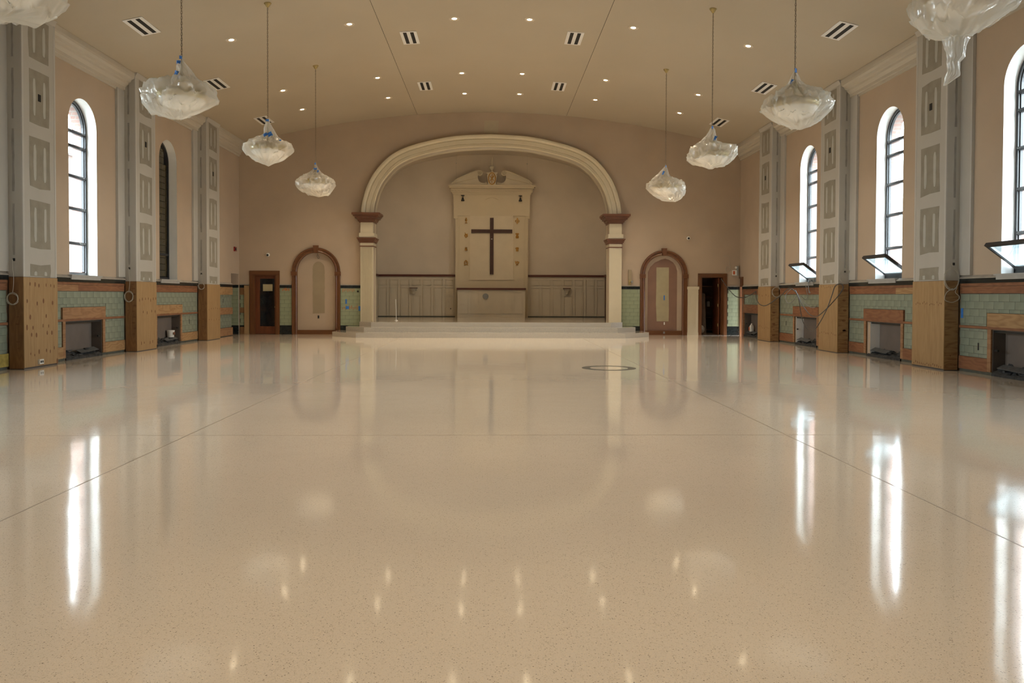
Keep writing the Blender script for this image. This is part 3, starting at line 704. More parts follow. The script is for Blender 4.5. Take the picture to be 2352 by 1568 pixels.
def arch_recess(cx, spring, label, kind):
    t = thing('arched_recess', (cx, YB - .02, 0), label, 'arch')
    r0, r1 = .66, .83; n = 28
    prof = [(r0, .12), (r0, -.03), (r0 + .03, -.055), (r0 + .06, -.04), (r0 + .10, -.04), (r0 + .115, -.065), (r1 - .01, -.07), (r1, -.05), (r1, .005)]
    rows = [[(cx - r * math.cos(PI * k / n), YB + y, spring + r * math.sin(PI * k / n)) for r, y in prof] for k in range(n + 1)]
    MB().ring(rows, closed_u=False).build('arch_moulding', M['mahogany_h'], t)
    for s in (-1, 1):
        rows = [[(cx + s * r, YB + y, z) for r, y in prof] for z in (0, spring)]
        MB().ring(rows, closed_u=False).build('side_moulding', M['mahogany'], t)
        a, b = sorted((cx + s * (r0 - .01), cx + s * (r1 + .02))); box(a, b, YB - .085, YB, spring - .14, spring).build('impost_block', M['mahogany_h'], t)
    MB().prism([(cx - .065, spring + .64), (cx + .065, spring + .64), (cx + .09, spring + .90), (cx - .09, spring + .90)], lambda p, q: (p[0], q, p[1]), YB - .10, YB).build('keystone', M['mahogany'], t)
    r2 = r0 + .03; top = [(cx + r2 * math.cos(PI * k / n), spring + r2 * math.sin(PI * k / n)) for k in range(n + 1)]
    MB().prism([(cx + r2, 0)] + top + [(cx - r2, 0)], lambda p, q: (p[0], q, p[1]), YB + .10, YB + .14).build('infill_panel', M['pink'], t)
    mb = MB(); mb.box(cx - r0, cx + r0, YB + .03, YB + .10, 0, .15); mb.box(cx - r0, cx + r0, YB + .015, YB + .03, 0, .05); mb.build('base_board', M['mahogany_h'], t)
    if kind == 0:
        pts = []
        for k in range(13): a = PI * k / 12; pts.append((cx + .20 * math.cos(a) + .06, 2.30 + .22 * math.sin(a) + .01 * mnoise.noise(Vector((k * .5, 0, 0)))))
        for k in range(14): pts.append((cx - .14 + .02 * mnoise.noise(Vector((k * .8, 3, 0))), 2.25 - k * .118))
        for k in range(14): pts.append((cx + .27 + .02 * mnoise.noise(Vector((k * .8, 7, 0))), .73 + k * .11))
        MB().prism(pts, lambda p, q: (p[0], q, p[1]), YB + .095, YB + .10).build('plaster_patch', M['patch'], t)
        box(cx + .03, cx + .08, YB + .088, YB + .10, .55, .65).build('outlet', M['black'], t)
        MB().tube(catmull([(cx + .04, YB + .07, 2.79), (cx + .02, YB + .06, 2.70), (cx + .06, YB + .06, 2.62), (cx + .09, YB + .06, 2.66), (cx + .05, YB + .06, 2.74)], 6), .006, 5).build('wire', M['darkmetal'], t)
    else:
        pts = [(cx - .55, .15), (cx + .49, .15), (cx + .49, 2.25), (cx + .44, 2.42), (cx + .34, 2.55), (cx + .2, 2.64), (cx + .06, 2.68), (cx - .08, 2.64), (cx - .3, 2.54), (cx - .46, 2.38), (cx - .54, 2.2)]
        MB().prism(pts, lambda p, q: (p[0], q, p[1]), YB + .095, YB + .10).build('mauve_patch', M['mauve'], t)
        pts = [(cx - .22, .48), (cx + .20, .48), (cx + .21, .9), (cx + .20, 1.4), (cx + .20, 2.37), (cx - .24, 2.37), (cx - .24, 1.7), (cx - .25, 1.1)]
        MB().prism(pts, lambda p, q: (p[0], q, p[1]), YB + .090, YB + .095).build('beige_patch', M['beige'], t)
        box(cx + .02, cx + .06, YB + .086, YB + .090, 1.22, 1.39).build('blue_tape', M['bluetape'], t)
        box(cx + .03, cx + .07, YB + .086, YB + .095, .36, .45).build('outlet', M['white'], t)
        box(cx + .0, cx + .06, YB + .022, YB + .032, .03, .12).build('outlet', M['disc'], t)
arch_recess(-6.06, 2.17, 'wood-framed arched recess with olive plaster patch, beside the glazed door', 0)
arch_recess(6.02, 2.13, 'wood-framed arched recess with mauve patch and blue tape', 1)
# cream box pilaster beside recess
t = thing('panelled_post', (7.03, YB - .05, 0), 'short cream panelled post between arched recess and closet doorway', 'post')
X0, X1 = 6.845, 7.215
box(X0, X1, YB - .10, YB, 0, 1.60).build('body', M['cream'], t)
box(X0 - .02, X1 + .02, YB - .13, YB, 1.60, 1.70).build('cap', M['cream'], t)
box(X0 - .008, X1 + .008, YB - .11, YB, 1.43, 1.45).build('cap_moulding', M['cream'], t)
box(X0 - .01, X1 + .005, YB - .115, YB, 0, .10).build('base', M['cream'], t)
for (z0, z1) in ((1.16, 1.38), (.26, 1.10)):
    mb = MB(); a, b = X0 + .07, X1 - .07
    for (p, q, r, s_) in ((a, b, z0, z0 + .012), (a, b, z1 - .012, z1), (a, a + .012, z0, z1), (b - .012, b, z0, z1)): mb.box(p, q, YB - .108, YB - .10, r, s_)
    mb.build('panel_moulding', M['cream'], t)

# tiles -------------------------------------------------------------------------------------
TW, TH, J = .273, .133, .005
def tile_field(parent, F, u0, u1, z0, z1, holes, m, d0, d1, top_row_h=TH, jitter=.0):
    """F(u, z, d) -> world ; running-bond tiles clipped by holes; every tile is an object of its own"""
    row = 0; z = z1
    cache = {}
    while z > z0 + .02:
        zb = max(z - TH, z0); off = (row % 2) * TW / 2
        u = u0 - TW + off + .03
        while u < u1:
            a, b = max(u, u0), min(u + TW, u1); u += TW
            if b - a < .03: continue
            rects = [(a, b, zb, z)]
            for (ha, hb, hz0, hz1) in holes:
                nr = []
                for (p, q, r, s_) in rects:
                    if q <= ha or p >= hb or s_ <= hz0 or r >= hz1: nr.append((p, q, r, s_)); continue
                    if p < ha: nr.append((p, ha, r, s_))
                    if q > hb: nr.append((hb, q, r, s_))
                    p2, q2 = max(p, ha), min(q, hb)
                    if r < hz0: nr.append((p2, q2, r, hz0))
                    if s_ > hz1: nr.append((p2, q2, hz1, s_))
                rects = nr
            for (p, q, r, s_) in rects:
                if q - p < .025 or s_ - r < .025: continue
                key = (round(q - p, 4), round(s_ - r, 4))
                dd = d1 + random.uniform(-.0012, .0012)
                A = Vector(F(p + J / 2, r + J / 2, d0)); B = Vector(F(q - J / 2, s_ - J / 2, d1))
                ctr = (A + B) / 2; h = (B - A) / 2
                if key in cache:
                    o = bpy.data.objects.new('tile', cache[key]); C.objects.link(o); o.parent = parent
                else:
                    mb = MB(); hx, hy, hz = abs(h.x), abs(h.y), abs(h.z)
                    mb.box(ctr.x - hx, ctr.x + hx, ctr.y - hy, ctr.y + hy, ctr.z - hz, ctr.z + hz)
                    o = mb.build('tile', m, parent, org=ctr); cache[key] = o.data
                o.location = ctr + Vector(F(0, 0, dd)) - Vector(F(0, 0, d1)) - wloc(parent)
        z = zb; row += 1
FB = lambda u, z, d: (u, YB - d, z)
def back_tiles(x0, x1, label, marks=None):
    t = thing('tiled_dado', ((x0 + x1) / 2, YB - .02, 0), label, 'tiled dado')
    box(x0, x1, YB - .012, YB - .001, 0, 1.70).build('grout_bed', M['grout'], t)
    tile_field(t, FB, x0, x1, .31, 1.60, [], M['tile'], .01, .022)
    n = max(1, round((x1 - x0) / .3))
    for k in range(n):
        a = x0 + (x1 - x0) * k / n; b = x0 + (x1 - x0) * (k + 1) / n
        box(a + .002, b - .002, YB - .03, YB - .01, 1.605, 1.695).build('black_cap_tile', M['blacktile'], t)
        box(a + .002, b - .002, YB - .03, YB - .01, 0.0, .305).build('black_base_tile', M['blacktile'], t)
    box(x0, x1, YB - .04, YB - .001, 1.70, 1.735).build('ledge', M['ledge'], t)
    return t
t1 = back_tiles(-7.31, -6.90, 'narrow green tiled dado between the glazed door and arched recess')
mb = MB(); [mb.box(-7.22 + .05 * k, -7.19 + .05 * k + .01 * (k % 3), YB - .026, YB - .022, 1.5 + .02 * (k % 2), 1.56 + .03 * (k % 3)) for k in range(5)]; mb.build('glue_marks', M['glue'], t1)
t2 = back_tiles(-5.22, -4.53, 'green tiled dado with blue tape beside the fluted pilaster')
mb = MB()
for k in range(8): x = -5.15 + k * .055; mb.box(x, x + .02, YB - .026, YB - .022, 1.47 + .02 * (k % 3), 1.585)
for k in range(9): x = -5.16 + k * .062; mb.box(x, x + .022, YB - .026, YB - .022, .86 + .03 * (k % 2), .93 + .04 * (k % 3))
mb.build('glue_marks', M['glue'], t2)
for (x, z, w_, h) in ((-5.05, 1.06, .05, .16), (-5.04, .88, .11, .10), (-4.60, .82, .09, .16)): box(x, x + w_, YB - .03, YB - .026, z, z + h).build('blue_tape', M['bluetape'], t2)
MB().lathe([(0, 0), (.035, 0), (.035, .01), (0, .01)], (-4.62, YB - .035, 1.49), 12, ax=1).build('hole', M['black'], t2)
back_tiles(4.53, 5.18, 'green tiled dado between the smooth pilaster and mauve-patched recess')
back_tiles(8.26, 8.68, 'narrow tiled dado lit by the side doorway, next to closet casing')

# side wainscots -------------------------------------------------------------------------------
def wainscot(s, u0, u1, c, label, niche=NW, header='ply_o', top='ply_o', end=False):
    u0 += .02; u1 -= .02
    F = lambda u, z, d: (s * (HX - d), u, z)
    def fb(a, b, z0, z1, d0, d1): x0, x1 = sorted((s * (HX - d0), s * (HX - d1))); return box(x0, x1, a, b, z0, z1)
    t = thing('wainscot', (s * (HX - .03), (u0 + u1) / 2, 0), label, 'wainscot')
    ha, hb = (c - niche, c + niche) if c else (u0, u0)
    # grout bed
    mb = MB()
    for (a, b, z0, z1) in ((u0, ha, .0, 1.75), (ha, hb, NH, 1.75), (hb, u1, .0, 1.75)):
        if b - a > .01: x0, x1 = sorted((s * (HX - .0005), s * (HX - .008))); mb.box(x0, x1, a, b, z0, z1)
    mb.build('grout_bed', M['grout'], t)
    fb(u0, u1, 1.615, 1.70, .008, .055).build('black_cap', M['blacktile'], t)
    mb = MB(); mb.prism([(0, 1.70), (.06, 1.70), (.055, 1.715), (0, 1.76)], lambda p, q: (s * (HX - p[0]), q, p[1]), u0, u1); mb.build('ledge', M['ledge'], t)
    if c and not end:
        fb(c - .63, c + .63, 1.735, 1.762, .0, .10).build('window_stool', M['sill'], t)
        fb(c - .60, c + .60, 1.665, 1.735, .0, .075).build('stool_apron', M['sill'], t)
    fb(u0, u1, 1.56, 1.612, .008, .035).build('wood_strip', M['ply_r'], t)
    m_ = (u0 + u1) / 2 + random.uniform(-.5, .5)
    fb(u0, m_ - .002, 1.425, 1.555, .008, .032).build('top_board', M[top], t); fb(m_ + .002, u1, 1.43, 1.555, .008, .03).build('top_board', M['ply_r'], t)
    holes = [(ha - .12, hb + .12, .29, NH), (ha - .15, hb + .15, .85, 1.09), (u0, u1, .80, .85), (ha, hb, 0, NH)] if c else []
    tile_field(t, F, u0, u1, .29, 1.42, holes, M['tile_g'], .008, .02)
    if c:
        fb(ha - .12, hb + .10, .85, 1.085, .008, .045).build('header_board', M[header], t)
        fb(u0, u1, .805, .85, .008, .036).build('thin_ledge_board', M['ply_r'], t)
        for (a, b) in ((ha - .10, ha), (hb, hb + .10)): fb(a, b, .06, .80, .008, .034).build('jamb_board', M['ply_o'], t)
        if ha - .10 - u0 > .05: fb(u0, ha - .10, .055, .285, .008, .036).build('base_board', M['ply_b' if s < 0 else 'ply_r'], t)
        if u1 - hb - .10 > .05: fb(hb + .10, u1, .055, .285, .008, .036).build('base_board', M['ply_b' if s < 0 else 'ply_r'], t)
        # liner of the recess
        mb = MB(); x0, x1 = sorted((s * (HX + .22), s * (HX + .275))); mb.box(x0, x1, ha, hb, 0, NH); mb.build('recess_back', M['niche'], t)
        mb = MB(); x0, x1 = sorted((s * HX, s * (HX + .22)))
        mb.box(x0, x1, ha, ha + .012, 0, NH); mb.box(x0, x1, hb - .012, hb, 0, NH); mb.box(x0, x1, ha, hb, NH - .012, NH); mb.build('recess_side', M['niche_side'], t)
        mb = MB(); x0, x1 = sorted((s * (HX + .02), s * (HX + .05))); mb.box(x0, x1, ha + .012, hb - .012, NH - .05, NH - .02)
        for (yy, zz_) in ((ha + .012, .45), (hb - .10, .42)): mb.box(x0, x1, yy, yy + .08, zz_, zz_ + .035)
        mb.build('metal_bracket', M['darkmetal'], t)
        # rubble
        mb = MB(); n = 16; rows = []
        for i in range(7):
            xx = s * (HX + .215 - i * .04); rows.append([(xx, ha + .02 + (hb - ha - .04) * k / n, .005 + (.20 - .024 * i) * (.7 + .6 * mnoise.noise(Vector((k * .9, i * 1.3, c)))) ) for k in range(n + 1)])
        rows.append([(s * (HX - .03), ha + .02 + (hb - ha - .04) * k / n, 0.0) for k in range(n + 1)])
        mb.ring(rows, closed_u=False)
        for k in range(14):
            y = random.uniform(ha + .08, hb - .2); z = random.uniform(.03, .17); x = HX + random.uniform(.0, .16); w_, h, l_ = random.uniform(.02, .05), random.uniform(.015, .04), random.uniform(.05, .2)
            x0, x1 = sorted((s * x, s * (x + w_))); mb.box(x0, x1, y, y + l_, z, z + h, k % 3 == 0)
        y = c - .1; mb.prism([(HX + .0, .11), (HX + .12, .17), (HX + .12, .18), (HX, .12)], lambda p, q: (s * p[0], q, p[1] + (q - c) * .04), y, hb - .12, 1)
        tag(mb.build('rubble', [M['rubble'], M['rubble2']], org=(s * (HX + .1), c, 0)), 'dark rubble and broken metal in recess of the ' + label, 'rubble', kind='stuff')
    else:
        pass
    return t, fb
def flat_outlet(fb, t, u, z, w_=.035, h=.13): fb(u, u + w_, z, z + h, .02, .023).build('outlet_slot', M['black'], t)
SL, SR = 'dark-window side wall', 'open-window side wall'
w_end = [p + PW for p in PIER_Y]
t, fb = wainscot(-1, 11.5, PIER_Y[0], 12.6, 'tiled wainscot at frame edge before first pier, ' + SL, top='ply_r')
flat_outlet(fb, t, 13.62, .50, .06, .15)
fb(13.48, PIER_Y[0] - .02, .06, .29, .036, .040).build('yellow_stained_board', M['yellow'], t)
t, fb = wainscot(-1, w_end[0], PIER_Y[1], 16.97, 'tiled wainscot with swirly grain header board, under bright window of ' + SL, top='ply_o')
t, fb = wainscot(-1, w_end[1], PIER_Y[2], 21.35, 'tiled wainscot under the dark arched window', header='ply_b', top='ply_r')
flat_outlet(fb, t, 22.75, .52)
t, fb = wainscot(1, 11.5, PIER_Y[0], 12.6, 'tiled wainscot at frame edge before first pier, ' + SR, header='ply_b', top='ply_r')
flat_outlet(fb, t, 13.72, .42); fb(14.20, 14.27, .98, 1.16, .02, .023).build('blue_tape', M['bluetape'], t)
t, fb = wainscot(1, w_end[0], PIER_Y[1], 17.15, 'tiled wainscot with reddish header, between first and second pier of ' + SR, header='ply_r', top='ply_b')
t, fb = wainscot(1, w_end[1], PIER_Y[2], 21.45, 'tiled wainscot behind draped cables, ' + SR, header='ply_r', top='ply_r')
flat_outlet(fb, t, 22.85, .52)
t, fb = wainscot(1, w_end[2], 26.86, 25.86, 'short tiled wainscot with recess and white jug, by side doorway', niche=.86, header='ply_r', top='ply_r', end=True)
fb(26.72, 26.88, 0, 1.60, .03, .05).build('corner_board', M['ply_r'], t)
# end bay opposite: plain tiles with three boards
t, fb = wainscot(-1, w_end[2], 26.45, None, 'short tiled wainscot with three wide boards beside the narrow doorway', top='ply_b')
for (z0, z1, m) in ((1.36, 1.61, 'ply_b'), (.72, .94, 'ply_o'), (.02, .28, 'ply_o')): fb(w_end[2], 26.43, z0, z1, .036, .06).build('wide_board', M[m], t)
flat_outlet(fb, t, 25.6, 1.1)
# narrow doorway far jamb tiles, corner post
t = thing('tiled_jamb', (-8.95, 27.24, 0), 'green tiled jamb with black base inside the narrow doorway', 'tiled jamb')
FJ = lambda u, z, d: (u, 27.24 - d, z)
box(-9.2, -8.71, 27.228, 27.238, 0, 1.7).build('grout_bed', M['grout'], t)
tile_field(t, FJ, -9.2, -8.70, .31, 1.60, [], M['tile'], .012, .022)
box(-9.2, -8.70, 27.222, 27.238, 1.70, 2.08).build('plaster_head', M['pink'], t)
box(-9.2, -8.70, 27.21, 27.23, 0, .305).build('black_base', M['blacktile'], t); box(-9.2, -8.70, 27.21, 27.23, 1.605, 1.70).build('black_cap', M['blacktile'], t)
struct(box(-10.6, -10.5, 25.5, 28.2, 0, 2.6).build('wall_passage', M['closet'])); struct(box(-10.6, -9.2, 25.5, 25.6, 0, 2.6).build('wall_passage_end', M['closet'])); struct(box(-10.6, -9.2, 28.1, 28.2, 0, 2.6).build('wall_passage_far', M['closet'])); struct(box(-10.6, -9.2, 25.5, 28.2, 2.5, 2.6).build('ceiling_passage', M['closet'])); struct(box(-10.6, -9.2, 25.5, 28.2, -.1, 0).build('floor_passage', M['closet']))
t = thing('corner_boards', (-8.52, YB - .03, 0), 'tall pale plywood strips in the corner beside the glazed door', 'boards')
box(-8.52, -8.36, YB - .05, YB - .01, .0, 1.68).build('tall_board', M['ply_v'], t)
for (z0, z1) in ((1.36, 1.6), (.74, .92), (0, .25)): box(-8.67, -8.50, YB - .035, YB - .01, z0, z1).build('short_board', M['ply_d'], t)
t = back_tiles(-8.68, -8.36, 'narrow strip of green tiles behind the corner plywood strips')
# side doorway of the right wall
t = thing('side_door', (8.98, 26.95, 0), 'narrow brown door frame with daylight slit at the room corner', 'door')
for (a, b) in ((26.90, 26.93), ): box(8.66, 9.2, a, b, 0, 2.04).build('jamb', M['mahogany'], t)
box(8.66, 9.2, 26.93, 27.26, 1.98, 2.04).build('head', M['mahogany'], t)
box(8.70, 8.74, 26.93, 27.27, 1.70, 1.98).build('transom', M['darkwood'], t)
box(8.70, 8.775, 27.245, 27.268, 0, 1.98).build('far_jamb', M['mahogany'], t); box(8.81, 9.2, 27.245, 27.268, 0, 1.98).build('door_edge', M['mahogany'], t)

# piers --------------------------------------------------------------------------------------------
def ell(mb, F, u, v, ru, rv, d0, d1, n=9):
    pts = [(u + ru * math.cos(2 * PI * k / n), v + rv * math.sin(2 * PI * k / n)) for k in range(n)]
    mb.prism(pts, lambda p, q: F(p[0], p[1], q), d0, d1)
LP1 = [(443, 285), (510, 290), (560, 305), (657, 295), (722, 300), (770, 310), (405, 520), (535, 555), (620, 520), (745, 550), (443, 740), (655, 735), (400, 880), (477, 890), (612, 870), (688, 880), (458, 985), (522, 995), (668, 975), (733, 980), (445, 1245), (555, 1230), (655, 1225), (765, 1200), (496, 1270), (708, 1245), (605, 1430), (815, 1400)]
LP1 = [(1 - (x - 370) / 450, 1.67 * (1450 - y) / 1260, random.choice((.014, .02, .026))) for x, y in LP1]
LP1 = [(1 - a, b, r) for a, b, r in LP1]
def rowk(z, us, r=.014): return [(u, z + random.uniform(-.03, .03), r) for u in us]
KN = {(-1, 0): LP1,
      (-1, 1): rowk(1.24, (.12, .26, .42, .56, .68, .82, .95), .018) + rowk(.92, (.3, .5, .73, .92), .018) + rowk(.18, (.2, .34, .64, .78), .018),
      (-1, 2): rowk(.93, (.1, .3, .45, .62, .8, .95), .012) + rowk(.6, (.12, .3, .5, .7, .9), .012),
      (1, 0): rowk(1.24, [.07 + .045 * k for k in range(20) if k % 5 != 4], .009) + rowk(.07, [.06 + .062 * k for k in range(15)], .011),
      (1, 1): rowk(1.61, [.06 + .1 * k for k in range(9)], .010) + rowk(.45, [.05, .12, .2, .28, .45, .52, .6, .68, .82, .92], .011),
      (1, 2): rowk(1.40, (.12, .3, .36, .6, .66, .9), .012) + rowk(1.1, (.15, .3, .42, .65, .75, .9), .012) + rowk(.42, [.1, .2, .3, .45, .6, .68, .8, .9], .011) + rowk(.04, [.1 + .13 * k for k in range(7)], .010)}
KC = {(-1, 0): [(.62, 1.42, .03, .01), (.58, 1.30, .03, .01), (.63, .95, .03, .01), (.6, .82, .035, .014), (.62, .50, .03, .01), (.66, .38, .02, .008)],
      (-1, 1): [(.72, 1.6, .035, .012)] + [(.75 + .1 * (k % 2), 1.50 - .135 * k, .035 + .01 * (k % 3 == 0), .02) for k in range(9)] + [(.25, .98, .012, .012)],
      (-1, 2): [(.55, 1.30 - .22 * k, .03, .008) for k in range(5)] + [(.2, .6, .012, .01), (.85, .4, .012, .01)],
      (1, 0): [(.55, .28, .012, .014), (.2, .1, .012, .01), (.5, .12, .01, .01)],
      (1, 1): [(.35 + .08 * (k % 2), 1.52 - .245 * k, .045, .026) for k in range(5)] + [(.4, .55, .045, .024), (.75, 1.1, .03, .006), (.3, .25, .04, .006)],
      (1, 2): [(.62, 1.05 - .17 * k, .05 if k % 2 else .03, .028 if k % 2 else .01) for k in range(7)]}
PL = {(-1, 0): 'drywall pier on heavily knotted plywood base, first along the ' + SL, (-1, 1): 'drywall pier between bright window and dark window, plywood base',
      (-1, 2): 'far drywall pier just past the dark arched window', (1, 0): 'first drywall pier with ticked plywood base, ' + SR,
      (1, 1): 'second drywall pier with cable loop hung on it, ' + SR, (1, 2): 'far drywall pier beside the cable run and side doorway'}
PATCH = [(1.69, 1.91), (2.20, 3.08), (3.32, 4.24), (4.50, 5.46), (5.68, 6.45)]
for s in (-1, 1):
    for i, y0 in enumerate(PIER_Y):
        y1 = y0 + PW; zt = ceil_z(PX) - .0
        t = thing('pier', (s * (PX + .15), y0 + PW / 2, 0), PL[(s, i)], 'pier')
        xs = lambda a, b: sorted((s * a, s * b))
        a, b = xs(PX, HX - .002); box(a, b, y0, y1, 1.67, zt).build('drywall_shaft', M['drywall'], t)
        # corner beads
        for yy in (y0, y1 - .05): a, b = xs(PX - .004, PX + .02); box(a, b, yy - .002, yy + .052, 1.675, zt - .01).build('corner_bead', M['bead'], t)
        # backing strips on the wall both sides of the pier
        for (p, q) in ((y0 - .34, y0), (y1, y1 + .34)): a, b = xs(HX - .045, HX - .002); box(a, b, p, q, 1.765, ceil_z(HX) - .36).build('backing_strip', M['drywall'], t)
        a, b = xs(HX - .06, HX - .002); box(a, b, y0 - .36, y0 - .33, 1.765, ceil_z(HX) - .36).build('edge_bead', M['bead'], t)
        # head block that meets the ceiling
        mb = MB(); mb.prism([(PX - .05, zt), (PX, zt - .10), (HX, zt - .10), (HX, zt)], lambda p, q: (s * p[0], q, p[1]), y0, y1); mb.build('head_fillet', M['drywall'], t)
        # plywood cladding
        a, b = xs(PX - .016, PX - .001); box(a, b, y0 - .016, y1, 0.015 if i else .03, 1.665).build('plywood_face', M['ply_v'], t)
        a, b = xs(PX - .001, HX - .05); box(a, b, y0 - .016, y0 - .001, .015, 1.665).build('plywood_side', M['ply_d'] if s < 0 else M['ply_s'], t)
        box(a, b, y1 + .001, y1 + .016, .015, 1.665).build('plywood_side', M['ply_s'], t)
        a, b = xs(PX - .001, HX - .05); box(a, b, y0 - .0, y1, .0, 1.67).build('core', M['niche_side'], t)
        F = lambda u, z, d, s=s: (s * (PX - .016 - d), u, z)
        mb = MB(); [ell(mb, F, y0 + PW * u, z, r, r * random.uniform(1.6, 2.6), -.001, .0012) for u, z, r in [(min(.97, max(.03, a_)), max(.06, b_), c_) for a_, b_, c_ in KN[(s, i)]]]
        o = mb.build('knots', M['knot'], t); o['kind'] = 'stuff'
        F = lambda u, z, d, s=s, y0=y0: (s * u, y0 - .016 - d, z)
        mb = MB(); [ell(mb, F, HX - .05 - (.25 * (u if s < 0 else u)), z, ru, rv, -.001, .0012) for u, z, ru, rv in KC[(s, i)]]
        o = mb.build('side_knots', M['knot'], t); o['kind'] = 'stuff'
        # joint compound patches
        F = lambda u, z, d, s=s: (s * (PX - d), u, z)
        for k, (z0, z1) in enumerate(PATCH):
            j = lambda a_: random.uniform(-a_, a_)
            p0, p1 = y0 + .22, y0 + .87
            pts = [(p0 + j(.015), z0 + j(.02)), ((p0 + p1) / 2, z0 + j(.02)), (p1 + j(.015), z0 + j(.02)), (p1 + j(.02), (z0 + z1) / 2), (p1 + j(.015), z1 + j(.02)), ((p0 + p1) / 2, z1 + j(.02)), (p0 + j(.015), z1 + j(.02)), (p0 + j(.02), (z0 + z1) / 2)]
            mb = MB(); mb.prism(pts, lambda p, q: F(p[0], p[1], q), -.001, .003); mb.build('compound_patch', M['compound'], t)
            for uu in (p0 + .165, p1 - .165):
                h = (z1 - z0) * .36 * (1 if k else .7); mb = MB(); zc = (z0 + z1) / 2 if k else z0 + .03
                n = 14; pts = []
                for q in range(n):
                    a_ = 2 * PI * q / n; ca, sa = math.cos(a_), math.sin(a_)
                    pts.append((uu + .042 * math.copysign(abs(ca) ** .6, ca) + j(.006), max(z0 + .012, min(z1 - .01, zc + h * math.copysign(abs(sa) ** .5, sa) + j(.01)))))
                mb.prism(pts, lambda p, q: F(p[0], p[1], q), .002, .005); mb.build('pale_streak', M['streak'], t)
        # electrical box
        a, b = xs(PX - .008, PX - .002); box(a, b, y0 + .50, y0 + .59, 4.93, 5.06).build('electrical_box', M['black'], t)
        # grey streaks down the camera-facing side and backing strip
        F = lambda u, z, d, s=s, y0=y0: (s * u, y0 - d, z)
        for k, (z0, z1) in enumerate(((2.06, 2.98), (3.2, 4.32), (4.5, 5.4), (5.6, 6.3))):
            uu = HX - .14; pts = []
            for q in range(8): pts.append((uu - .02 + random.uniform(-.006, .006), z0 + (z1 - z0) * q / 7))
            for q in range(8): pts.append((uu + .02 + random.uniform(-.006, .006), z1 - (z1 - z0) * q / 7))
            mb = MB(); mb.prism(pts, lambda p, q: F(p[0], p[1], q), -.001, .003); mb.build('grey_streak', M['joint'], t)
        a, b = xs(HX - .16, HX - .12); box(a, b, y0 - .006, y0 - .001, 1.95, 2.0).build('wire_hole', M['black'], t)
# cornices -----------------------------------------------------------------------------------------------
n_t = 1
for s in (-1, 1):
    edges = [(YF, 9.6)] + [(10.93, PIER_Y[0])] + [(w_end[0], PIER_Y[1]), (w_end[1], PIER_Y[2]), (w_end[2], YB)]
    if True: edges = [(YF, PIER_Y[0])] + edges[2:]
    for (a, b) in edges:
        z = ceil_z(HX); pr = [(0, z - .40), (.03, z - .40), (.035, z - .34), (.07, z - .33), (.075, z - .27), (.10, z - .24), (.14, z - .21), (.15, z - .17), (.20, z - .15), (.22, z - .10), (.28, z - .07), (.29, z - .02), (.29, z + .07), (0, z + .02)]
        mb = MB(); mb.prism(pr, lambda p, q: (s * (HX - p[0]), q, p[1]), a, b)
        struct(mb.build('trim_%d' % n_t, M['cornice'])); n_t += 1

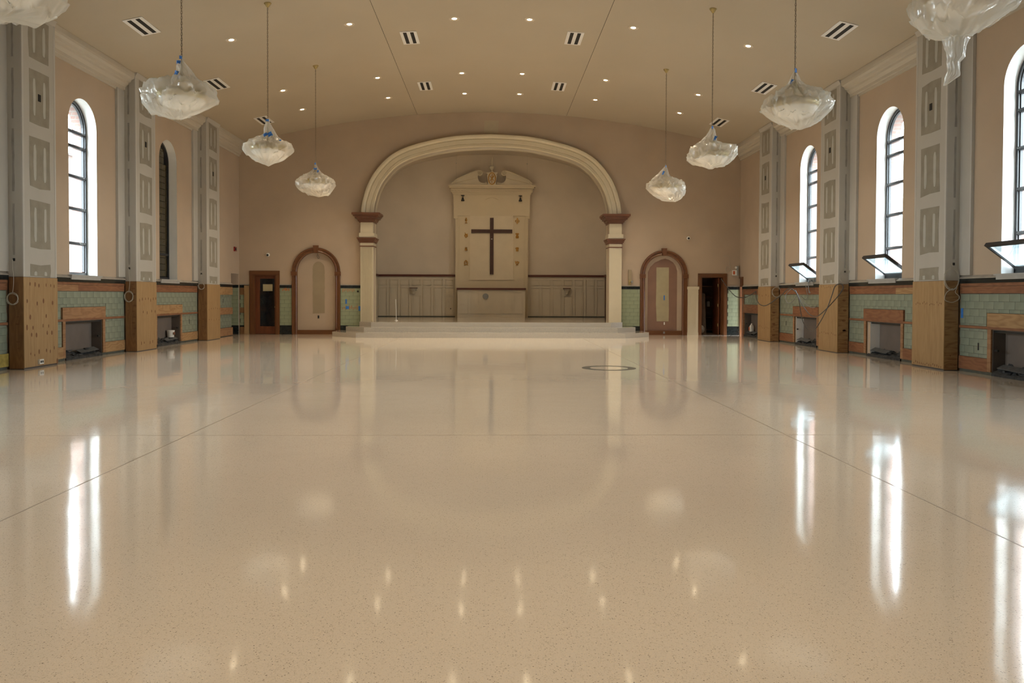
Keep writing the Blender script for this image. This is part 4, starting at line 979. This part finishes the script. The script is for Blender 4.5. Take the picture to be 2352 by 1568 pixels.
# windows --------------------------------------------------------------------------------------------------
BARS = [4.83, 4.52, 3.88, 3.19, 2.45]
n_w = 1
def window(s, c, mode, detail):
    """mode: closed / open / dark"""
    global n_w
    X = HX + .255
    root = bpy.data.objects.new('window_%d' % n_w, None); n_w += 1; C.objects.link(root); root.location = (s * X, c, SILL); ORG[root.name] = Vector((s * X, c, SILL)); root['kind'] = 'structure'
    r = WR - .005; n = 24
    def outline(r_, zb): return [(c - r_, zb)] + [(c - r_ * math.cos(PI * k / n), SPRING + r_ * math.sin(PI * k / n)) for k in range(n + 1)] + [(c + r_, zb)]
    rows = []
    xa, xb = X - .04, X + .04
    o1, i1, i2 = outline(r, SILL + .01), outline(r - .055, SILL + .07), outline(r - .075, SILL + .09)
    for po, pi, pj in zip(o1, i1, i2):
        rows.append([(s * xa, po[0], po[1]), (s * xa, pi[0], pi[1]), (s * (xa + .03), pi[0], pi[1]), (s * (xa + .03), pj[0], pj[1]), (s * xb, pj[0], pj[1]), (s * xb, po[0], po[1])])
    mb = MB(); mb.ring(rows)
    mb.box(*sorted((s * xa, s * xb)), c - r, c + r, SILL + .01, SILL + .07)
    mb.build('window_frame', M['frame'], root)
    for z in BARS:
        if mode == 'dark' and z != 2.45: continue
        hw = r if z < SPRING else math.sqrt(r * r - (z - SPRING) ** 2)
        mb = MB(); mb.box(*sorted((s * (xa + .005), s * xb)), c - hw + .03, c + hw - .03, z - .03, z + .03); mb.box(*sorted((s * (xa - .012), s * (xa + .005))), c - hw + .04, c + hw - .04, z - .012, z + .012); mb.build('glazing_bar', M['frame'], root)
    if mode == 'dark':
        # leaded panes in front of an added opaque panel that blocks the daylight
        rr = r - .06
        for j in range(6):
            u0 = c - rr + 2 * rr * j / 6; u1 = u0 + 2 * rr / 6
            k = 0; z = SILL + .09
            while z < SPRING + rr - .05:
                um = max(abs(u0 - c), abs(u1 - c)); lim = SPRING + (math.sqrt(max(0, rr * rr - um * um)) if um < rr else 0); z1 = min(z + .17, lim)
                if z1 - z > .05: box(*sorted((s * (X + .0), s * (X + .01))), u0 + .006, u1 - .006, z + .006, z1 - .006).build('pane', M['leaded'], root)
                z += .17
        mb = MB(); mb.prism(outline(r, SILL), lambda p, q: (s * q, p[0], p[1]), X + .05, X + .07); mb.build('daylight_block', M['black'], root)
        return
    zs = [SILL + .09] + sorted(BARS); last = None
    for a, b in zip(zs, zs[1:]):
        if a < 2 and mode == 'open': continue
        if b <= SPRING: box(*sorted((s * (X + .0), s * (X + .006))), c - r + .07, c + r - .07, a + .02, b - .02).build('pane', M['glass'], root)
    zt = max(BARS) + .02; rr = r - .07
    pts = [(c - rr, zt)] + [(c - rr * math.cos(PI * k / 16), SPRING + rr * math.sin(PI * k / 16)) for k in range(17)] + [(c + rr, zt)]
    MB().prism(pts, lambda p, q: (s * q, p[0], p[1]), X, X + .006).build('pane', M['glass'], root)
    if detail:
        if mode == 'closed':
            mb = MB(); [mb.box(*sorted((s * (xa - .03), s * xa)), c + d - .015, c + d + .015, 2.44, 2.47) for d in (-.25, .25)]; mb.build('latch', M['disc'], root)
        else:
            # hopper sash hinged at the bottom, tipped into the room
            L = .68; ang = math.radians(54); z0 = 1.86; x0 = HX + .22
            S = bpy.data.objects.new('hopper_sash', None); C.objects.link(S); S.parent = root
            ORG[S.name] = Vector((s * x0, c, z0)); S.location = ORG[S.name] - ORG[root.name]
            f = lambda l, w_, u: (s * (x0 - l * math.sin(ang) - w_ * math.cos(ang)), c + u, z0 + l * math.cos(ang) - w_ * math.sin(ang))
            def bar(l0, l1, u0, u1, w0, w1, mb):
                b = len(mb.v)
                for w_ in (w0, w1):
                    for l, u in ((l0, u0), (l1, u0), (l1, u1), (l0, u1)): mb.v.append(Vector(f(l, w_, u)))
                for q in ((3, 2, 1, 0), (4, 5, 6, 7), (0, 1, 5, 4), (1, 2, 6, 5), (2, 3, 7, 6), (3, 0, 4, 7)): mb.f.append(tuple(b + i for i in q)); mb.m.append(0)
            H = r - .06; mb = MB()
            for (l0, l1, u0, u1) in ((0, .055, -H, H), (L - .055, L, -H, H), (.055, L - .055, -H, -H + .055), (.055, L - .055, H - .055, H)): bar(l0, l1, u0, u1, -.03, .03, mb)
            mb.build('sash_frame', M['frame'], S)
            mb = MB()
            for (l0, l1, u0, u1) in ((.055, .068, -H + .055, H - .055), (L - .068, L - .055, -H + .055, H - .055), (.055, L - .055, -H + .055, -H + .068), (.055, L - .055, H - .068, H - .055)): bar(l0, l1, u0, u1, -.015, .015, mb)
            mb.build('gasket', M['frame_in'], S)
            mb = MB(); bar(.06, L - .06, -H + .06, H - .06, -.004, .004, mb); mb.build('pane', M['glass2'], S)
            mb = MB(); mb.tube([f(.22, 0, -H), (s * (X - .03), c - H, 2.3)], .008, 5); mb.tube([f(.22, 0, H), (s * (X - .03), c + H, 2.3)], .008, 5); mb.build('stay_arm', M['darkmetal'], S)
            box(*sorted((s * (xa - .01), s * xb)), c - H, c + H, SILL + .07, SILL + .10).build('lower_rail', M['frame'], root)
for s in (-1, 1):
    for c in ALLB:
        mode = 'dark' if (s < 0 and c == 21.4) else ('open' if s > 0 and c > 10 else 'closed')
        window(s, c, mode, c > 10)
        if mode != 'dark':
            ld = bpy.data.lights.new('window_portal', 'AREA'); ld.shape = 'RECTANGLE'; ld.size = 3.8; ld.size_y = 1.16; ld.cycles.is_portal = True
            lo = bpy.data.objects.new('window_portal', ld); C.objects.link(lo); lo.location = (s * (HX + .56), c, 3.63)
            lo.rotation_euler = (0, s * PI / 2, 0)
ld = bpy.data.lights.new('window_portal', 'AREA'); ld.shape = 'RECTANGLE'; ld.size = 2.0; ld.size_y = .4; ld.cycles.is_portal = True
lo = bpy.data.objects.new('window_portal', ld); C.objects.link(lo); lo.location = (HX + .56, 27.08, 1.0); lo.rotation_euler = (0, PI / 2, 0)

# exterior ---------------------------------------------------------------------------------------------------
mb = MB(); mb.poly([(-90, -60, -.9), (90, -60, -.9), (90, 110, -.9), (-90, 110, -.9)]); struct(mb.build('ground', M['ground']))
def building(x0, x1, y0, y1, h, label):
    t = thing('brick_building', ((x0 + x1) / 2, y0, -.9), label, 'building')
    box(x0, x1, y0, y1, -.9, h).build('wall', M['brick2'], t)
    box(x0 - .2, x1 + .2, y0 - .2, y1 + .2, h, h + .35).build('parapet', M['vent'], t)
    face = x1 if x0 < 0 else x0; sg = 1 if x0 < 0 else -1; y = y0 + 1.5
    while y < y1 - 2:
        for z in (1.0, 4.6):
            f_ = box(*sorted((face, face + sg * .06)), y, y + 1.4, z, z + 2.2).build('window', M['vent'], t)
            box(*sorted((face + sg * .06, face + sg * .08)), y + .1, y + 1.3, z + .1, z + 2.1).build('pane', M['disc'], f_)
        y += 4.2
building(-34, -22, 24, 66, 8.6, 'brick building seen through the bright window beyond the hall')
building(26, 38, 30, 70, 5.0, 'low brick building seen faintly through the tilted-open windows')

# ceiling fittings ----------------------------------------------------------------------------------------------
def slope(x): return math.atan(-2 * 1.2 * x / HX ** 2)
VP = [(-2.0, 19.3, 'nearer small'), (2.0, 19.2, ''), (-2.0, 23.7, ''), (2.0, 23.6, ''), (-7.2, 16.45, ''), (7.2, 16.2, ''), (-7.2, 20.85, ''), (7.2, 20.7, ''), (-7.2, 25.1, ''), (7.2, 24.8, '')]
VL = ['two-slot ceiling vent, larger of two along the seam nearer the dark window', 'two-slot ceiling vent, larger of two along the seam nearer the open windows',
      'smaller far two-slot vent inside the seam, dark-window half', 'smaller far two-slot vent inside the seam, open-window half',
      'largest slanted vent, above the bright arched window of the dark-window side', 'largest slanted vent above second pier, open-window side',
      'slanted vent partly behind a wrapped pendant, dark-window side', 'slanted vent beside the wrapped pendant, open-window side',
      'far slanted vent behind second wrapped pendant, dark-window side', 'far slanted vent behind wrapped pendant tip, open-window side']
for (x, y, _), lab in zip(VP, VL):
    t = thing('ceiling_vent', (x, y, ceil_z(x)), lab, 'vent', 'two-slot ceiling vents'); t.rotation_euler = (0, -slope(x), 0)
    def lb(x0, x1, y0, y1, z0, z1, nm, m):
        o = box(x0, x1, y0, y1, z0, z1).build(nm, m); o.parent = t
    lb(-.20, .20, -.46, .46, -.014, -.002, 'plate', M['vent'])
    for c_ in (-.085, .085): lb(c_ - .042, c_ + .042, -.41, .41, -.0155, -.0145, 'slot', M['black'])
DR = [18.1, 22.5, 24.75]; DX = [.86, 3.25, 5.92]
rowname = ['nearest', 'middle', 'farthest']; colname = ['central pair', 'outside the seam', 'outermost']
for j, y in enumerate(DR):
    for i, x in enumerate(DX):
        for s in (-1, 1):
            X = s * x; z = ceil_z(X)
            t = thing('downlight', (X, y, z), 'lit recessed downlight, %s row, %s, %s half' % (rowname[j], colname[i], 'dark-window' if s < 0 else 'open-window'), 'downlight', 'lit recessed ceiling downlights')
            t.rotation_euler = (0, -slope(X), 0)
            n = 24; mb = MB(); mb.lathe([(.055, -.001), (.060, -.004), (.085, -.012), (.120, -.012), (.128, -.001)], (0, 0, 0), n); o = mb.build('trim_ring', M['trimring'], None, True); o.parent = t
            mb = MB(); mb.lathe([(0, -.0035), (.056, -.0035), (.056, -.001), (0, -.001)], (0, 0, 0), n); o = mb.build('lamp_lens', M['lamp']); o.parent = t
for y in [.5, 4.9, 9.3, 13.7] + DR:
    for x in DX:
        for s in (-1, 1):
            ld = bpy.data.lights.new('downlight_beam', 'SPOT'); ld.energy = LAMP_W * (1 if y > 15 else .7); ld.color = LAMP_COL; ld.spot_size = math.radians(100 if y > 15 else 66); ld.spot_blend = .9; ld.shadow_soft_size = .3 if y > 15 else .35
            lo = bpy.data.objects.new('downlight_beam', ld); C.objects.link(lo); lo.location = (s * x, y, ceil_z(x) - .06)

for x, lab in ((-2.6, 'added unseen fill lamp high in the alcove, chalice side'), (0.0, 'added unseen fill lamp high in the alcove above the pediment'), (2.6, 'added unseen fill lamp high in the alcove, looped cross side')):
    z = 6.86 if x else 7.27
    t = thing('alcove_fill_lamp', (x, YB + .9, z), lab, 'downlight')  # fill lamps added out of view behind the arch to brighten the alcove
    MB().lathe([(0, .12), (.09, .12), (.10, 0), (.075, 0), (.075, .02), (0, .02)], (x, YB + .9, z), 20).build('housing', M['white'], t)
    MB().lathe([(0, .004), (.07, .004), (.07, .018), (0, .018)], (x, YB + .9, z), 20).build('lamp_lens', M['lamp'], t)
    ld = bpy.data.lights.new('alcove_fill_beam', 'SPOT'); ld.energy = 95; ld.color = (1, .80, .58); ld.spot_size = math.radians(150); ld.spot_blend = 1; ld.shadow_soft_size = .08
    lo = bpy.data.objects.new('alcove_fill_beam', ld); C.objects.link(lo); lo.location = (x, YB + .9, z - .03); lo.rotation_euler = (math.radians(25), 0, 0)

# wrapped pendants -----------------------------------------------------------------------------------------------
def chain(z0, z1):
    mb = MB(); z = z0; k = 0
    while z < z1:
        pts = []
        for q in range(8):
            a = 2 * PI * q / 8; p = .0105 * math.cos(a); h = .026 * math.sin(a)
            pts.append((p, 0, z + h) if k % 2 else (0, p, z + h))
        mb.tube(pts, .0042, 4, True); z += .040; k += 1
    return mb
def pendant(x, y, rim, rows, zp, cx0, rimy, label, tapes, knot=None, seed=1):
    """rows: (zoomed y, left x, right x) silhouette measured for this wrap"""
    zc = ceil_z(x)
    t = thing('wrapped_pendant', (x, y, rim), label, 'pendant light', 'plastic-wrapped pendant lights')
    z0 = (rimy - rows[0][0]) * zp
    o = chain(z0 - .02, zc - rim - .08).build('chain', M['chain']); o.parent = t; o['kind'] = 'stuff'
    o = MB().lathe([(0, 0), (.075, 0), (.078, -.012), (.05, -.05), (.028, -.085), (.012, -.10), (0, -.10)], (0, 0, zc - rim + .01), 16).build('ceiling_canopy', M['brass'], None, True); o.parent = t
    o = MB().lathe([(.0, z0 - .04), (.012, z0 - .04), (.012, .38), (.03, .36), (.045, .30), (.02, .22), (.018, .12), (.06, .09), (.07, .04), (.02, .0), (0, .0)], (0, 0, 0), 12).build('stem', M['brass'], None, True); o.parent = t
    mb = MB()
    for k in range(3):
        a = 2 * PI * k / 3 + .5; mb.tube([(.02 * math.cos(a), .02 * math.sin(a), .36), (.36 * math.cos(a), .36 * math.sin(a), .03)], .007, 5)
    o = mb.build('support_rod', M['brass']); o.parent = t; o['kind'] = 'stuff'
    o = MB().lathe([(.325, .04), (.335, .04), (.335, -.04), (.28, -.11), (.17, -.165), (.05, -.185), (0, -.185)], (0, 0, 0), 32).build('glass_bowl', M['bowl'], None, True); o.parent = t; bowl = o
    o = MB().lathe([(.325, .08), (.35, .08), (.35, -.03), (.33, -.04), (.325, .08)], (0, 0, 0), 32).build('brass_rim', M['brass'], None, True); o.parent = bowl
    # sheet
    R = [((rimy - a) * zp, (b - cx0) * zp, (c - cx0) * zp) for a, b, c in rows]
    n = 84; out = []; NR = []
    for (p, q) in zip(R, R[1:]):
        m_ = max(1, int(abs(q[0] - p[0]) / .014)); m_ = min(m_, 9)
        for k in range(m_): f = k / m_; NR.append(tuple(a + (b - a) * f for a, b in zip(p, q)))
    NR.append(R[-1])
    for i, (z, l_, r_) in enumerate(NR):
        c_ = (l_ + r_) / 2; rad = max((r_ - l_) / 2, .003); row = []
        for k in range(n):
            a = 2 * PI * k / n; ca, sa = math.cos(a), math.sin(a)
            V = Vector((ca * 1.5 + seed * 7, sa * 1.5, z * 2.5))
            f1 = mnoise.noise(V)
            wx = mnoise.noise(Vector((ca * 2 + seed, sa * 2, z * 3)))
            f2 = 1 - abs(mnoise.noise(Vector((ca * 3.4 + seed * 3 + wx * .5, sa * 3.4 + 2, z * 1.3 + 9)))) * 2.6
            f3 = 1 - abs(mnoise.noise(Vector((ca * 5.5 * (.4 + rad) + 5 + wx, sa * 5.5 * (.4 + rad), z * 5 + seed)))) * 2.6
            f4 = 1 - abs(mnoise.noise(Vector((ca * 11 * (.4 + rad) - 5 + wx, sa * 11 * (.4 + rad), z * 9 - seed)))) * 2.4
            side = abs(ca)      # keep the silhouette, free the front and back
            amp = min(1, rad / .2); fr = 1 - .75 * side ** 4
            rr = rad * (1 + fr * (.12 * f1 + .15 * (f2 - .5) * amp + .13 * (f3 - .5) + .05 * (f4 - .5)) + .025 * (f4 - .5))
            row.append((c_ + rr * ca, rr * .92 * sa, z + (.03 * f1 + .045 * (f3 - .5) + .02 * (f4 - .5)) * amp * min(1, rad / .3)))
        out.append(row)
    mb = MB(); mb.ring(out); last = out[-1]; c_ = sum((Vector(p) for p in last), Vector()) / n
    b = len(mb.v); mb.v.append(c_ - Vector((0, 0, .004)));
    for k in range(n): mb.f.append((b - n + k, b - n + (k + 1) % n, b)); mb.m.append(0)
    o = mb.build('plastic_wrap', M['bag'], None, True); o.parent = t; wrap = o
    for (tx, ty, w_, h, rot) in tapes:
        X, Z = (tx - cx0) * zp, (rimy - ty) * zp
        l_ = interp(sorted([(a, b) for a, b, c in R]), Z); r_ = interp(sorted([(a, c) for a, b, c in R]), Z); rad = (r_ - l_) / 2; dx = X - (l_ + r_) / 2
        yy = -.95 * math.sqrt(max(.0004, rad * rad - dx * dx)) - .015
        c2, s2 = math.cos(rot), math.sin(rot); pts = []
        for (p, q) in ((-1, -1), (0, -.8), (1, -1), (.85, 0), (1, 1), (0, .85), (-1, 1), (-.8, 0)):
            p *= w_ / 2; q *= h / 2; pts.append((X + p * c2 - q * s2, Z + p * s2 + q * c2))
        mb = MB(); mb.prism(pts, lambda p, q: (p[0], q + .02 * math.sin(p[0] * 60), p[1]), yy, yy + .006); o = mb.build('blue_tape', M['bluetape']); o.parent = wrap
    return t
HXC = 4.62
AL = [(95, 812, 825), (150, 800, 832), (180, 790, 840), (250, 785, 872), (340, 690, 930), (400, 600, 1030), (430, 540, 1080), (500, 430, 1195), (560, 418, 1215), (600, 417, 1217), (690, 480, 1165), (760, 640, 1120), (800, 760, 1010), (825, 820, 950), (838, 860, 895)]
pendant(-HXC, 20.8, 4.29, AL, .001277, 820, 560, 'small far wrapped pendant with two blue tapes, beside the arch, dark-window side', [(828, 270, .09, .05, 0), (885, 330, .05, .08, 0), (815, 160, .03, .05, 0)], seed=1)
AR = [(1105, 293, 300), (1130, 285, 308), (1160, 258, 318), (1210, 215, 330), (1240, 185, 352), (1270, 155, 430), (1300, 118, 478), (1350, 108, 495), (1400, 165, 492), (1430, 235, 468), (1450, 270, 440), (1470, 310, 410), (1478, 335, 375)]
pendant(HXC, 20.8, 4.24, AR, .00265, 297, 1340, 'small far wrapped pendant sagging to one side, open-window side', [(262, 1200, .05, .12, -.4), (296, 1128, .03, .05, 0)], seed=2)
BL = [(755, 1345, 1372), (790, 1335, 1380), (850, 1315, 1412), (920, 1312, 1452), (960, 1240, 1482), (990, 1180, 1525), (1020, 1105, 1600), (1080, 1097, 1620), (1120, 1140, 1570), (1180, 1230, 1480), (1225, 1320, 1400), (1243, 1355, 1370)]
pendant(-HXC, 16.4, 4.36, BL, .00197, 1358, 1070, 'middle-sized wrapped pendant with pointed bottom and blue tapes', [(1400, 925, .10, .09, .5), (1355, 930, .09, .06, .6), (1358, 768, .06, .05, 0), (1505, 985, .04, .03, 0)], seed=3)
BR = [(745, 765, 776), (790, 745, 800), (850, 710, 808), (910, 650, 815), (950, 600, 880), (970, 570, 1010), (1000, 545, 1015), (1050, 525, 1012), (1090, 524, 985), (1110, 560, 960), (1140, 665, 910), (1160, 700, 810), (1178, 735, 785)]
pendant(HXC, 16.4, 4.30, BR, .00209, 771, 1050, 'middle-sized wrapped pendant with ruffled plastic and one slanted tape', [(785, 885, .05, .12, -.45), (768, 768, .05, .06, 0)], seed=4)
CL = [(100, 480, 495), (140, 460, 510), (190, 437, 550), (240, 440, 590), (290, 430, 620), (340, 400, 670), (360, 320, 720), (380, 190, 760), (410, 140, 800), (450, 120, 830), (540, 100, 850), (620, 100, 690), (680, 170, 580), (710, 280, 535), (735, 340, 500)]
pendant(-HXC, 11.9, 4.30, CL, .00143, 488, 520, 'large wrapped pendant with three blue tapes and corner pulled sideways', [(472, 165, .06, .05, 0), (460, 283, .07, .06, -.3), (512, 343, .05, .05, .6), (486, 110, .03, .05, 0)], seed=5)
CR = [(175, 1575, 1595), (210, 1565, 1607), (250, 1545, 1630), (300, 1525, 1652), (340, 1495, 1690), (380, 1430, 1750), (410, 1390, 1835), (460, 1300, 1910), (520, 1265, 1948), (570, 1258, 1950), (600, 1300, 1930), (660, 1370, 1870), (710, 1470, 1800), (740, 1565, 1740), (772, 1615, 1665)]
pendant(HXC, 11.9, 4.26, CR, .00152, 1587, 540, 'large wrapped pendant with smooth rounded bulge beneath, open-window side', [(1535, 310, .03, .09, -.5), (1588, 190, .05, .07, 0)], seed=6)
DRr = [(-1150, 1090, 1106), (-900, 1050, 1150), (-600, 900, 1300), (-350, 500, 1750), (-150, 230, 2050), (0, 215, 2025), (90, 205, 1980), (280, 215, 1680), (450, 350, 1410), (540, 520, 1290), (590, 700, 1180), (620, 860, 1060), (640, 720, 1180), (700, 740, 1150), (780, 750, 1125), (850, 790, 1115), (970, 815, 1105), (1060, 800, 1020), (1200, 820, 1015), (1300, 780, 1020), (1400, 750, 880), (1470, 728, 775)]
pendant(HXC, 7.6, 4.30, DRr, .000538, 1098, -150, 'nearest wrapped pendant with long twisted plastic tail hanging down', [], seed=7)
DLr = [(-800, 165, 180), (-600, 130, 250), (-300, -100, 500), (-150, -300, 750), (0, -420, 792), (60, -430, 800), (150, -350, 725), (220, -150, 640), (265, -20, 590), (285, 60, 350), (298, 120, 170)]
pendant(-HXC, 7.6, 4.27, DLr, .000861, 172, -60, 'nearest wrapped pendant cut off by the frame corner, without tail', [], seed=8)

# small wall things ------------------------------------------------------------------------------------------------
def coil(x, y, z, r, turns, label, up, name='cable_coil', m='cable_w', rz=1.0, th=.0045):
    t = thing(name, (x, y, z), label, 'cable coil'); mb = MB(); pts = []
    for k in range(turns * 14):
        a = 2 * PI * k / 14; rr = r * (1 + .05 * math.sin(k * .37)); pts.append((x + rr * math.cos(a) + .008 * math.sin(k * .23), y - .012 - .012 * math.sin(k * .3), z + rz * rr * math.sin(a) + .01 * math.cos(k * .19)))
    mb.tube(pts, th, 5); mb.build('coil', M[m], t)
    MB().tube(catmull([(x, y - .01, z + rz * r), (x + .02, y - .01, z + rz * r + (up - z - rz * r) * .4), (x + .004, y - .008, z + rz * r + (up - z - rz * r) * .75), (x, y, up)], 5), .005, 5).build('hanging_wire', M[m], t)
    return t
yy = [p - .035 for p in PIER_Y]
coil(-8.565, yy[0], 1.275, .10, 4, 'round pale cable coil hanging on the knotted first pier', 1.97)
coil(-8.555, yy[1], 1.31, .10, 4, 'pale cable coil on the pier before the dark window', 1.97, rz=1.2)
coil(-8.545, yy[2], 1.61, .09, 4, 'small cable coil with crossed strands on far pier past the dark window', 1.97)
coil(8.56, yy[2], 1.50, .13, 4, 'pale cable coil on far pier beside the side doorway', 1.97, rz=1.15)
coil(8.555, yy[1], 1.85, .15, 3, 'thin wire loop at top of plywood on the cable-hung pier', 2.12, th=.004)
t = coil(8.50, yy[0], 1.70, .14, 5, 'large loose tangle of thin wire on first pier of the open-window side', 1.98, rz=1.45, th=.0035)
MB().tube(catmull([(8.52, yy[0] - .02, 1.52), (8.40, yy[0] - .03, 1.45), (8.36, yy[0] - .03, 1.33), (8.42, yy[0] - .03, 1.28), (8.52, yy[0] - .03, 1.27), (8.62, yy[0] - .03, 1.32), (8.63, yy[0] - .03, 1.38), (8.56, yy[0] - .03, 1.45), (8.59, yy[0] - .03, 1.53)], 6), .006, 5).build('drop_loop', M['cable_w'], t)

def P(px, py, Y):   # picture measurements turned into hall coordinates once, at the depth of each thing
    return (.02 + (px - 1130) * Y / 1801.5, Y, 1.36 + (679 - py) * Y / 1801.5)
def cable(pts, r, m, label, n=6, name='cable'):
    q = [P(*p) for p in pts]; return tag(MB().tube(catmull(q, n), r, 6).build(name, M[m], org=q[0]), label, 'cable')
cable([(1659, 638, 27.2), (1672, 655, 27.1), (1686, 672, 27.0), (1697, 680, 26.6), (1714, 681, 26.0), (1727, 676, 25.2), (1741, 667, 24.4)], .013, 'cable_g', 'grey cable sagging from the closet doorway towards far pier')
cable([(1741, 667, 24.3), (1742, 684, 23.6), (1750, 697, 23.2), (1762, 700, 23.1), (1775, 694, 23.0), (1790, 683, 22.9), (1800, 676, 22.6), (1812, 664, 21.9), (1823, 660, 21.4), (1833, 668, 21.0)], .013, 'cable_g', 'thick grey cable looping across the far plywood pier base')
cable([(1833, 664, 21.2), (1845, 690, 20.6), (1858, 710, 20.0), (1870, 722, 19.6), (1885, 724, 19.0), (1905, 708, 18.65), (1922, 690, 18.6), (1937, 672, 18.55), (1945, 658, 18.5), (1941, 650, 18.5), (1932, 650, 18.5), (1925, 656, 18.55), (1919, 674, 18.55), (1912, 695, 18.6)], .012, 'cable_g', 'dark cable hung in a loop over the second pier')
cable([(1912, 695, 18.6), (1905, 712, 18.65), (1893, 735, 18.8), (1882, 752, 19.0), (1873, 759, 19.6), (1862, 755, 20.2), (1852, 738, 20.6), (1846, 715, 20.8), (1842, 690, 21.0), (1838, 672, 21.2)], .011, 'cable_g', 'cable drooping low in front of the recess between far piers')
cable([(1834, 668, 21.2), (1843, 682, 21.0), (1856, 694, 20.8), (1868, 703, 20.6), (1878, 704, 20.4), (1882, 700, 20.3)], .009, 'cable_s', 'short silver cable resting over green tiles behind the loop')
cable([(1857, 652, 21.3), (1860, 668, 21.2), (1862, 680, 21.1), (1856, 686, 21.1), (1848, 680, 21.1), (1838, 676, 21.2), (1826, 690, 21.3), (1816, 694, 21.4), (1810, 684, 21.5), (1812, 672, 21.6), (1822, 662, 21.5)], .008, 'cable_s', 'thin pale wire curling under the open far window')
t = thing('window_box', (8.70, 20.95, 1.76), 'grey electrical box with silver conduits on the far open window sill', 'electrical box')
box(8.66, 8.78, 20.86, 21.24, 1.765, 1.86).build('box_body', M['disc'], t)
for k in (-.05, .03): MB().tube(catmull([(8.65, 21.02 + k, 1.79), (8.60, 21.02 + k * 2, 1.80), (8.57, 21.02, 1.72), (8.57, 20.98, 1.55), (8.60, 20.99 + k, 1.46)], 5), .012, 6).build('conduit', M['cable_s'], t)

def camera_dome(x, z, label):
    t = thing('security_camera', (x, YB - .02, z), label, 'security camera')
    MB().lathe([(0, .0), (.065, .0), (.065, -.03), (.05, -.05), (0, -.05)], (x, YB, z), 16, ax=1).build('base', M['white'], t, True)
    MB().lathe([(.035, -.05), (.038, -.06), (.028, -.085), (0, -.095)], (x, YB, z - .01), 12, ax=1).build('lens', M['black'], t, True)
camera_dome((620 - 1128.7) * K, 1.36 + (679 - 588) * K, 'small white security camera above the glazed door')
camera_dome((1582 - 1128.7) * K, 1.36 + (679 - 545) * K, 'small white security camera high above the panelled post')
t = thing('fire_alarm', (-HX + .03, 26.8, 2.9), 'small red alarm box on wall above the narrow doorway', 'alarm')
box(-HX, -HX + .05, 26.72, 26.90, 2.83, 2.98).build('alarm_body', M['red'], t); box(-HX + .05, -HX + .07, 26.74, 26.82, 2.86, 2.94).build('alarm_horn', M['darkmetal'], t)
# wall lamp near the smooth pilaster
x = (1447 - 1128.7) * K; t = thing('wall_sconce', (x, YB - .05, 1.75), 'brass wall lamp with tall tan glass, beside the smooth pilaster', 'wall lamp')
box(x - .05, x + .05, YB - .07, YB - .01, 1.92, 2.28).build('glass_shade', M['patch'], t)
box(x - .055, x + .055, YB - .09, YB, 1.86, 1.92).build('collar', M['brass'], t)
box(x + .03, x + .10, YB - .10, YB - .03, 1.83, 1.90).build('switch_box', M['disc'], t)
box(x - .045, x + .03, YB - .04, YB, 1.74, 1.92).build('back_plate', M['brass'], t)
# emergency light on the back wall near the corner
x = 8.55; t = thing('emergency_light', (x, YB - .05, 2.1), 'white emergency light unit with red panel near the corner', 'emergency light')
box(x - .12, x + .02, YB - .06, YB, 2.10, 2.28).build('unit_body', M['white'], t); box(x - .11, x - .04, YB - .066, YB - .06, 2.13, 2.25).build('red_panel', M['orange_label'], t)
box(x + .02, x + .07, YB - .11, YB, 2.08, 2.42).build('side_bracket', M['disc'], t)
MB().lathe([(0, 0), (.02, 0), (.04, -.05), (0, -.055)], (x - .02, YB - .05, 2.37), 10, ax=1).build('lamp_head', M['white'], t)
x = 8.3
tag(MB().tube(catmull([(x - .20, YB - .02, 2.76), (x - .05, YB - .02, 2.78), (x + .03, YB - .02, 2.70), (x + .03, YB - .02, 2.5), (x + .06, YB - .02, 2.36), (x, YB - .02, 2.24), (x - .08, YB - .02, 2.22), (x - .11, YB - .02, 2.32), (x - .05, YB - .02, 2.40), (x + .04, YB - .02, 2.36)], 6), .005, 5).build('wall_wire', M['cable_w']), 'thin stray wire curling on the wall above closet casing', 'wire')
# white junction box at the foot of the first pier
a = PIER_Y[0]; t = thing('floor_outlet', (-8.37, a + .4, 0), 'white outlet block at the foot of the knotted plywood pier', 'outlet')
box(-8.384, -8.345, a + .40, a + .53, .06, .15).build('outlet_body', M['white'], t)
for k in (0, 1): box(-8.345, -8.342, a + .42 + k * .055, a + .455 + k * .055, .085, .125).build('socket', M['black'], t)
# bucket in the recess under the dark window
t = thing('paint_bucket', (-8.80, 21.75, .20), 'small white tub with dark label in recess under the dark window', 'tub')
MB().lathe([(0, 0), (.085, 0), (.10, .17), (.105, .17), (.105, .19), (0, .19)], (-8.80, 21.75, .19), 18).build('tub_body', M['white'], t)
MB().prism([(21.68, .26), (21.80, .26), (21.80, .33), (21.68, .33)], lambda p, q: (q, p[0], p[1]), -8.70, -8.695).build('label', M['redtrim'], t)
tag(box(-8.84, -8.76, 21.66, 21.84, .0, .19).build('rubble_block', M['rubble']), 'dark block the white tub stands on', 'block')
# jug in the end recess
t = thing('plastic_jug', (8.80, 26.3, .17), 'white plastic jug with orange label in the end recess', 'jug')
MB().lathe([(0, 0), (.07, 0), (.075, .02), (.075, .17), (.05, .22), (.025, .25), (.025, .28), (0, .28)], (8.80, 26.3, .17), 14).build('jug_body', M['white'], t, True)
MB().tube(catmull([(8.80, 26.27, .42), (8.76, 26.22, .40), (8.75, 26.21, .32), (8.76, 26.23, .26)], 5), .010, 6).build('handle', M['white'], t)
box(8.715, 8.722, 26.27, 26.35, .22, .33).build('label', M['orange_label'], t)
tag(box(8.72, 8.88, 26.1, 26.5, 0, .17).build('rubble_block', M['rubble']), 'dark block the white jug stands on', 'block')
